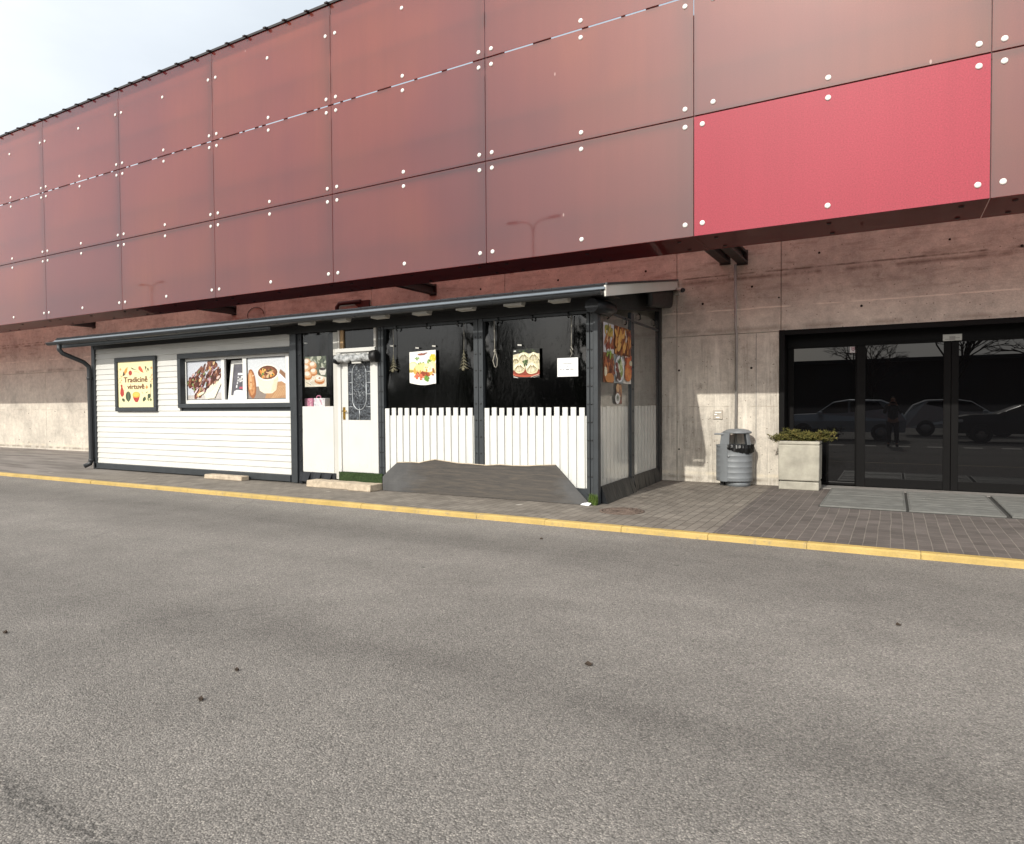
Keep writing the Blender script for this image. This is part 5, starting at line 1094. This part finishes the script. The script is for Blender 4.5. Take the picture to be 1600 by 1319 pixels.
for k in range(46):
    w_ = g.uniform(0, 6.28); L = g.uniform(.12, .34)
    ex = cx_+math.cos(w_)*L*1.15; ey = cy_+math.sin(w_)*L*.75; ez = zt_p+g.uniform(.01, .12)
    if k < 7: ex, ey, ez = tipL+g.uniform(0, .12), y0+g.uniform(.0, .22), zt_p+g.uniform(-.03, .06)
    elif k < 15: ex, ey, ez = tipR-g.uniform(0, .16), y0+g.uniform(.0, .26), zt_p+g.uniform(-.04, .19)
    elif k < 22: ex, ey, ez = cx_-.12+g.uniform(-.12, .12), cy_+g.uniform(-.1, .1), zt_p+g.uniform(.12, .18)
    s0 = Vector((cx_+g.uniform(-.12, .12), cy_+g.uniform(-.08, .08), zt_p-.03)); e0 = Vector((ex, ey, ez)); m0 = (s0+e0)/2+Vector((0, 0, .05))
    b.tube([s0, m0, e0], [.009, .006, .003], 5)
    for t in range(46):
        u = g.uniform(.25, 1.05); q = (s0*(1-u)**2+m0*2*u*(1-u)+e0*u*u)+Vector((g.gauss(0, .022), g.gauss(0, .02), g.gauss(.012, .02)))
        for _ in range(5):
            d = Vector((g.gauss(0, 1), g.gauss(0, 1), g.gauss(.35, .8))).normalized()*g.uniform(.022, .05); sd = d.orthogonal().normalized()*.008
            lb.face([q-sd, q+sd, q+d])
b.build('shrub_stems', 'bark', sh); lb.build('shrub_foliage', 'juniper', sh, solid=False)

q = P(1064, 454, 12.3)
sec = thing('security_camera', (q.x, WY, q.z), 'small pale security camera on the wall at the kiosk roof end', 'camera')
B().box(q.x-.14, q.x-.06, WY-.05, WY, q.z-.05, q.z+.05).tube([(q.x-.1, WY-.04, q.z), (q.x-.06, WY-.12, q.z+.01)], .018, 8).build('bracket', 'camw', sec)
B().tube([(q.x-.08, 12.33, q.z+.015), (q.x+.05, 12.22, q.z-.01)], .045, 14).build('housing', 'camw', sec)
B().tube([(q.x+.05, 12.22, q.z-.01), (q.x+.075, 12.199, q.z-.015)], [.045, .036], 14).build('lens', 'black', sec)

# withered leaves and grit on the road
leaves = [(920, 1040, .020, 'dark curled leaf lying alone in the middle of the road'), (314, 1095, .015, 'small black scrap on the asphalt near the left, below the kiosk'), (8, 990, .016, 'dark bit of litter at the left edge of the road'), (1404, 978, .013, 'dark speck on the road below the glass entrance'), (370, 1049, .012, 'grey chip on the asphalt beyond the black scrap'), (846, 843, .016, 'tiny dark chip just before the yellow kerb')]
for px, py, s_, lab in leaves:
    q = G(px, py, 0); g = random.Random(px); b = B(); n = 9; r = [s_*g.uniform(.85, 1.1) for _ in range(n)]
    top = [(q.x+r[k]*math.cos(k*.7)*1.3, q.y+r[k]*math.sin(k*.7)*.8, .006+.012*(k % 3 == 0)) for k in range(n)]
    b.prism(top, (0, 0, .004)); tag(b.build('dry_leaf', 'soil'), lab, 'leaf', 'bits of litter on the road')

# ------------------------------------------------------------------ across the road: what the panels and panes mirror
def street_lamp(px, py, label):
    d = ray(px, py); H = 12.6; t = (H-CH)/d.z; y = 2*FY-d.y*t; x = d.x*t
    o = thing('street_lamp', (x, y, 0), label, 'street lamp', 'twin-armed street lamps across the road')
    B().tube([(x, y, 0), (x, y, 5), (x, y, H-.7)], [.075, .06, .042], 12).lathe((x, y, 0), [(.16, 0), (.16, .8), (.11, .85)], 14).build('lamp_pole', 'lampp', o)
    for s in (-1, 1):
        B().tube([(x, y, H-.75), (x+s*.12, y, H-.3), (x+s*.35, y, H-.08), (x+s*.7, y, H), (x+s*1.1, y, H+.03)], .034, 8).build('lamp_arm', 'lampp', o)
        B().tube([(x+s*1.0, y, H+.02), (x+s*1.2, y, H+.04), (x+s*1.7, y, H+.06), (x+s*1.85, y, H+.06)], [.035, .075, .07, .03], 10).build('lamp_head', 'lampp', o)
street_lamp(833, 345, 'twin-armed grey street lamp mirrored in the panel left of the bright red one')
street_lamp(237, 444, 'twin-armed grey street lamp mirrored at the far left of the cladding')

def car(x, y, face, paint, label, suv=True, sc_=1.0):
    o = thing('parked_car', (x, y, 0), label, 'car', 'cars parked across the road')
    m = plain('car_paint', paint, .18, .4, .05); L, W = 4.4*sc_, 1.8
    H = 1.62 if suv else 1.45
    side = [(-2.15, .35), (-2.2, .75), (-2.1, .95), (-1.75, 1.02), (-.95, 1.05), (-.3, H-.1), (.25, H), (1.35, H-.03), (1.85, H-.25 if suv else 1.12), (2.12, 1.0), (2.2, .8), (2.15, .35)]
    b = B(); k0 = len(side); secs = [(-.5, .72), (-.46, .93), (-.38, 1), (.38, 1), (.46, .93), (.5, .72)]
    rows = []
    for (u, q) in secs:
        rows.append([Vector((x+face*px*sc_*(1 if pz < .9 else 1-(1-q)*.12), y+u*W*(1 if pz < 1.0 else .86), (pz if pz < 1.0 else 1.0+(pz-1.0)*(1-(1-q)*.18)))) for px, pz in side])
    for a, c in zip(rows, rows[1:]):
        for i in range(k0):
            j = (i+1) % k0; b.face([a[i], a[j], c[j], c[i]]); b.sm[-1] = 0
    b.face(rows[0][::-1]); b.face(rows[-1]); b.build('car_body', m, o, bevel=.03)
    for s in (-1, 1):
        yy = y+s*W*.5*.865; b = B()
        for pl_ in ([(-.85, 1.07), (-.28, H-.14), (.22, H-.08), (.22, 1.07)], [(.3, 1.07), (.3, H-.08), (1.25, H-.11), (1.6, 1.1)]):
            b.prism([(x+face*px*sc_, yy, pz) for px, pz in pl_], (0, s*.012, 0))
        b.build('side_window', 'carwin', o)
        for wx in (-1.38, 1.36):
            wo_ = B().lathe((0, 0, 0), [(.20, -.10), (.33, -.10), (.345, -.06), (.345, .06), (.33, .10), (.20, .10)], 24); wo_.v = [Vector((x+face*wx*sc_+q.x, y+s*(W*.5-.08)+q.z, .345+q.y)) for q in wo_.v]; t = wo_.build('tyre', 'tyre', o)
            r_ = B().lathe((0, 0, 0), [(0, .075), (.05, .085), (.21, .07), (.21, -.07), (0, -.07)], 20); r_.v = [Vector((x+face*wx*sc_+q.x, y+s*(W*.5-.08)+s*q.z, .345+q.y)) for q in r_.v]; r_.build('rim', 'rim', o)
        B().box(min(x+face*(-2.17)*sc_, x+face*(-1.9)*sc_), max(x+face*(-2.17)*sc_, x+face*(-1.9)*sc_), y+s*W*.5-.35 if s > 0 else y-W*.5-.0, y+W*.5 if s > 0 else y-W*.5+.35, .72, .86).build('headlight', 'headl', o, bevel=.03)
        B().box(x+face*(-.75)*sc_-.09, x+face*(-.75)*sc_+.09, y+s*W*.5-.05 if s > 0 else y-W*.5-.18, y+s*W*.5+.18 if s > 0 else y-W*.5+.05, 1.0, 1.14).build('wing_mirror', m, o, bevel=.03)
car(-1.75, -4.4, 1, '98a4b2', 'blue grey sport utility car mirrored in the left door panes')
car(4.2, -4.4, 1, '15171b', 'black car mirrored in the right-hand sliding door', suv=False, sc_=1.05)
car(2.6, -9.5, -1, 'b9bec4', 'silver car mirrored small between the two nearer cars')
# low shed with dark bays
fb = thing('far_building', (-8, -42, 0), 'long low building with dark bays mirrored high in the glass doors', 'building')
B().box(-34, 16, -48, -42, 0, 5.0).build('building_wall', 'farwall', fb)
for k in range(9): B().box(-31+k*5, -28.4+k*5, -42.12, -41.9, 2.6, 4.6).build('bay_panel', 'farpanel', fb)
B().box(-34.4, 16.4, -48.4, -41.6, 5.0, 5.3).build('building_roof', 'farpanel', fb)
g = random.Random(90); b = B()
for _ in range(5200):                                       # a far wood of bare and evergreen trees that reads as one mass
    x = g.uniform(-190, -12); h = 5.5+2.2*math.sin(x*.21)+1.6*math.sin(x*.53+1)+1.2*math.sin(x*1.3)+(4.5*max(0, math.sin(x*.37+.6))**6)
    z = h*g.random()**.8; y = -62+g.uniform(-4, 4); s_ = g.uniform(.3, .9); a = g.uniform(0, 3.1)
    b.face([(x-s_*math.cos(a), y-s_*math.sin(a), z), (x+s_*math.cos(a), y+s_*math.sin(a), z+g.uniform(-.2, .2)), (x+g.uniform(-.2, .2), y, z+s_*g.uniform(1, 1.9))])
tag(b.build('distant_wood', 'pine', solid=False), 'dark distant wood mirrored in the kiosk curtains', 'trees', kind='stuff')
def bare_tree(x, y, H, seed, label):
    o = thing('bare_tree', (x, y, 0), label, 'tree', 'trees across the road'); g = random.Random(seed); t = B(); cr = B()
    def grow(p, d, L, r, dep, b):
        q = p+d*L*.5+Vector((g.gauss(0, .05), g.gauss(0, .05), 0))*L; e = p+d*L
        b.tube([p, q, e], [r, r*.82, r*.62], 6 if dep < 2 else 4, cap=False)
        if dep >= 5: return
        for _ in range(3 if dep else 5):
            a = d.orthogonal().normalized(); a.rotate(Matrix.Rotation(g.uniform(0, 6.28), 3, d)); nd = (d+a*g.uniform(.45, .95)+Vector((0, 0, .12))).normalized()
            grow(p+d*L*g.uniform(.6, 1.0), nd, L*g.uniform(.55, .78), r*.58, dep+1, cr)
    grow(Vector((x, y, 0)), Vector((.02, .02, 1)).normalized(), H*.34, H*.016, 0, t)
    t.build('trunk', 'bark', o, solid=False); cr.build('branches', 'bark', o, solid=False)
for k, (x, y, H, lab) in enumerate(((3.2, -27, 10.5, 'tall bare tree mirrored in the sliding doors'), (9.5, -31, 11.5, 'spreading bare tree mirrored beside the right edge'), (-1.5, -34, 9.5, 'bare tree mirrored behind the low building bays'), (-19, -30, 10, 'bare tree mirrored in the middle kiosk curtain'))): bare_tree(x, y, H, 30+k, lab)
def pine(x, y, H, seed, label):
    o = thing('spruce_tree', (x, y, 0), label, 'tree', 'trees across the road'); g = random.Random(seed)
    B().tube([(x, y, 0), (x, y, H)], [.2, .03], 8).build('trunk', 'bark', o); b = B()
    for k in range(1500):
        u = g.random()**.7; z = H*(.12+.88*(1-u)); r = (H-z)*.26*g.uniform(.35, 1.05); w_ = g.uniform(0, 6.28); c = Vector((x+r*math.cos(w_), y+r*math.sin(w_), z-r*.35)); d = Vector((math.cos(w_), math.sin(w_), -.35))*.45; s = Vector((-math.sin(w_), math.cos(w_), .2))*.22
        b.face([c-s, c-d*.4, c+s, c+d])
    b.build('crown', 'pine', o, solid=False)
for k, (x, y, H, lab) in enumerate(((-13.5, -19, 9.5, 'dark spruce mirrored in the left kiosk curtain'), (-15.8, -21, 8.5, 'shorter spruce mirrored next to the dark spruce'), (-9.0, -23, 8.0, 'dark spruce mirrored in the right kiosk curtain'), (-25, -22, 9, 'spruce mirrored far left in the kiosk curtains'))): pine(x, y, H, 60+k, lab)

# the photographer, mirrored in the sliding door
def skin_mesh(name, verts, edges, radii, mat, parent=None, sub=2, root=0):
    o0 = WORLD.get(parent.name, Vector((0, 0, 0))) if parent is not None else Vector((0, 0, 0))
    me = bpy.data.meshes.new(name); me.from_pydata([tuple(Vector(v)-o0) for v in verts], edges, []); me.materials.append(M[mat])
    o = bpy.data.objects.new(name, me); COL.objects.link(o)
    if parent is not None: o.parent = parent
    md = o.modifiers.new('skin', 'SKIN'); md.use_smooth_shade = True
    for k, r in enumerate(radii):
        rr = r if isinstance(r, tuple) else (r, r); me.skin_vertices[0].data[k].radius = rr; me.skin_vertices[0].data[k].use_root = (k == root)
    s2 = o.modifiers.new('sub', 'SUBSURF'); s2.levels = sub; s2.render_levels = sub; WORLD[o.name] = o0; return o
X_, Y_ = .0, -.46
per = thing('person', (X_, Y_, 0), 'person in dark clothes holding up a phone, mirrored in the sliding door', 'person')
vs, es, rs = [], [], []
def chain(pts, start=None):
    prev = start
    for (p_, r_) in pts:
        vs.append(p_); rs.append(r_)
        if prev is not None: es.append((prev, len(vs)-1))
        prev = len(vs)-1
    return prev
pel = chain([((X_, Y_, .90), (.15, .11))])
ch = chain([((X_, Y_, 1.08), (.135, .10)), ((X_, Y_+.0, 1.28), (.15, .11)), ((X_, Y_, 1.40), (.085, .07))], pel)
nk = chain([((X_, Y_+.01, 1.46), .05), ((X_, Y_+.02, 1.52), (.068, .075)), ((X_, Y_+.025, 1.585), (.077, .092)), ((X_, Y_+.015, 1.645), (.06, .07))], ch)
for s in (-1, 1):
    chain([((X_+s*.09, Y_, .82), .095), ((X_+s*.11, Y_+.02, .47), .062), ((X_+s*.115, Y_-.01, .28), .055), ((X_+s*.12, Y_-.02, .09), .042), ((X_+s*.13, Y_+.10, .045), (.045, .035)), ((X_+s*.135, Y_+.17, .035), (.035, .025))], pel)
    wr = chain([((X_+s*.17, Y_, 1.36), .058), ((X_+s*.25, Y_+.05, 1.12), .046), ((X_+s*.10, Y_+.32, 1.42), .030), ((X_+s*.085, Y_+.38, 1.47), (.034, .02))], 2)
    for k, (dz, L) in enumerate(((.035, .05), (.015, .06), (-.005, .055), (-.025, .045))):
        chain([((X_+s*(.085-.004*k), Y_+.405, 1.47+dz), .0095), ((X_+s*(.07-.002*k), Y_+.43, 1.475+dz), .0085), ((X_+s*(.07-L*.5), Y_+.435, 1.476+dz), .008)], wr)
    chain([((X_+s*.07, Y_+.39, 1.455), .011), ((X_+s*.05, Y_+.40, 1.445), .009)], wr)
skin_mesh('body', vs, es, rs, 'skin', per)
def over(idx, grow_): return [vs[i] for i in idx], [(tuple(q+grow_ for q in rs[i]) if isinstance(rs[i], tuple) else rs[i]+grow_) for i in idx]
# jacket, trousers, shoes and hair lie over the body
jv = [(X_, Y_, .84), (X_, Y_, 1.08), (X_, Y_, 1.28), (X_, Y_, 1.41)]; je = [(0, 1), (1, 2), (2, 3)]; jr = [(.185, .14), (.165, .13), (.18, .135), (.09, .085)]
for s in (-1, 1):
    k = len(jv); jv += [(X_+s*.175, Y_, 1.365), (X_+s*.255, Y_+.05, 1.12), (X_+s*.11, Y_+.30, 1.40)]; jr += [.078, .066, .046]; je += [(2, k), (k, k+1), (k+1, k+2)]
skin_mesh('jacket', jv, je, jr, 'cloth', per)
tv = [(X_, Y_, .90)]; te = []; tr_ = [(.165, .125)]
for s in (-1, 1):
    k = len(tv); tv += [(X_+s*.09, Y_, .80), (X_+s*.11, Y_+.02, .47), (X_+s*.118, Y_-.01, .10)]; tr_ += [.112, .082, .072]; te += [(0, k), (k, k+1), (k+1, k+2)]
skin_mesh('trousers', tv, te, tr_, 'jeans', per)
for s in (-1, 1): skin_mesh('shoe', [(X_+s*.12, Y_-.05, .05), (X_+s*.13, Y_+.08, .05), (X_+s*.135, Y_+.19, .035)], [(0, 1), (1, 2)], [(.05, .05), (.052, .045), (.042, .032)], 'black', per)
skin_mesh('hair', [(X_, Y_-.035, 1.56), (X_, Y_-.025, 1.62), (X_, Y_+.02, 1.655)], [(0, 1), (1, 2)], [(.068, .07), (.078, .08), (.07, .085)], 'hair', per)
fc = B()
for s in (-1, 1): fc.disc((X_+s*.032, Y_+.108, 1.585), (0, 1, 0), .012, .006, 8, 0)
fc.box(X_-.024, X_+.024, Y_+.098, Y_+.104, 1.525, 1.533, 1).build('face_features', ['black', 'inkr'], per)
skin_mesh('nose', [(X_, Y_+.10, 1.585), (X_, Y_+.122, 1.553)], [(0, 1)], [.008, .013], 'skin', per, 1)
tag(B().box(X_-.075, X_+.075, -.030, -.022, 1.44, 1.515).build('mobile_phone', 'black', bevel=.003), 'black mobile phone held up in both hands by the mirrored person', 'phone')
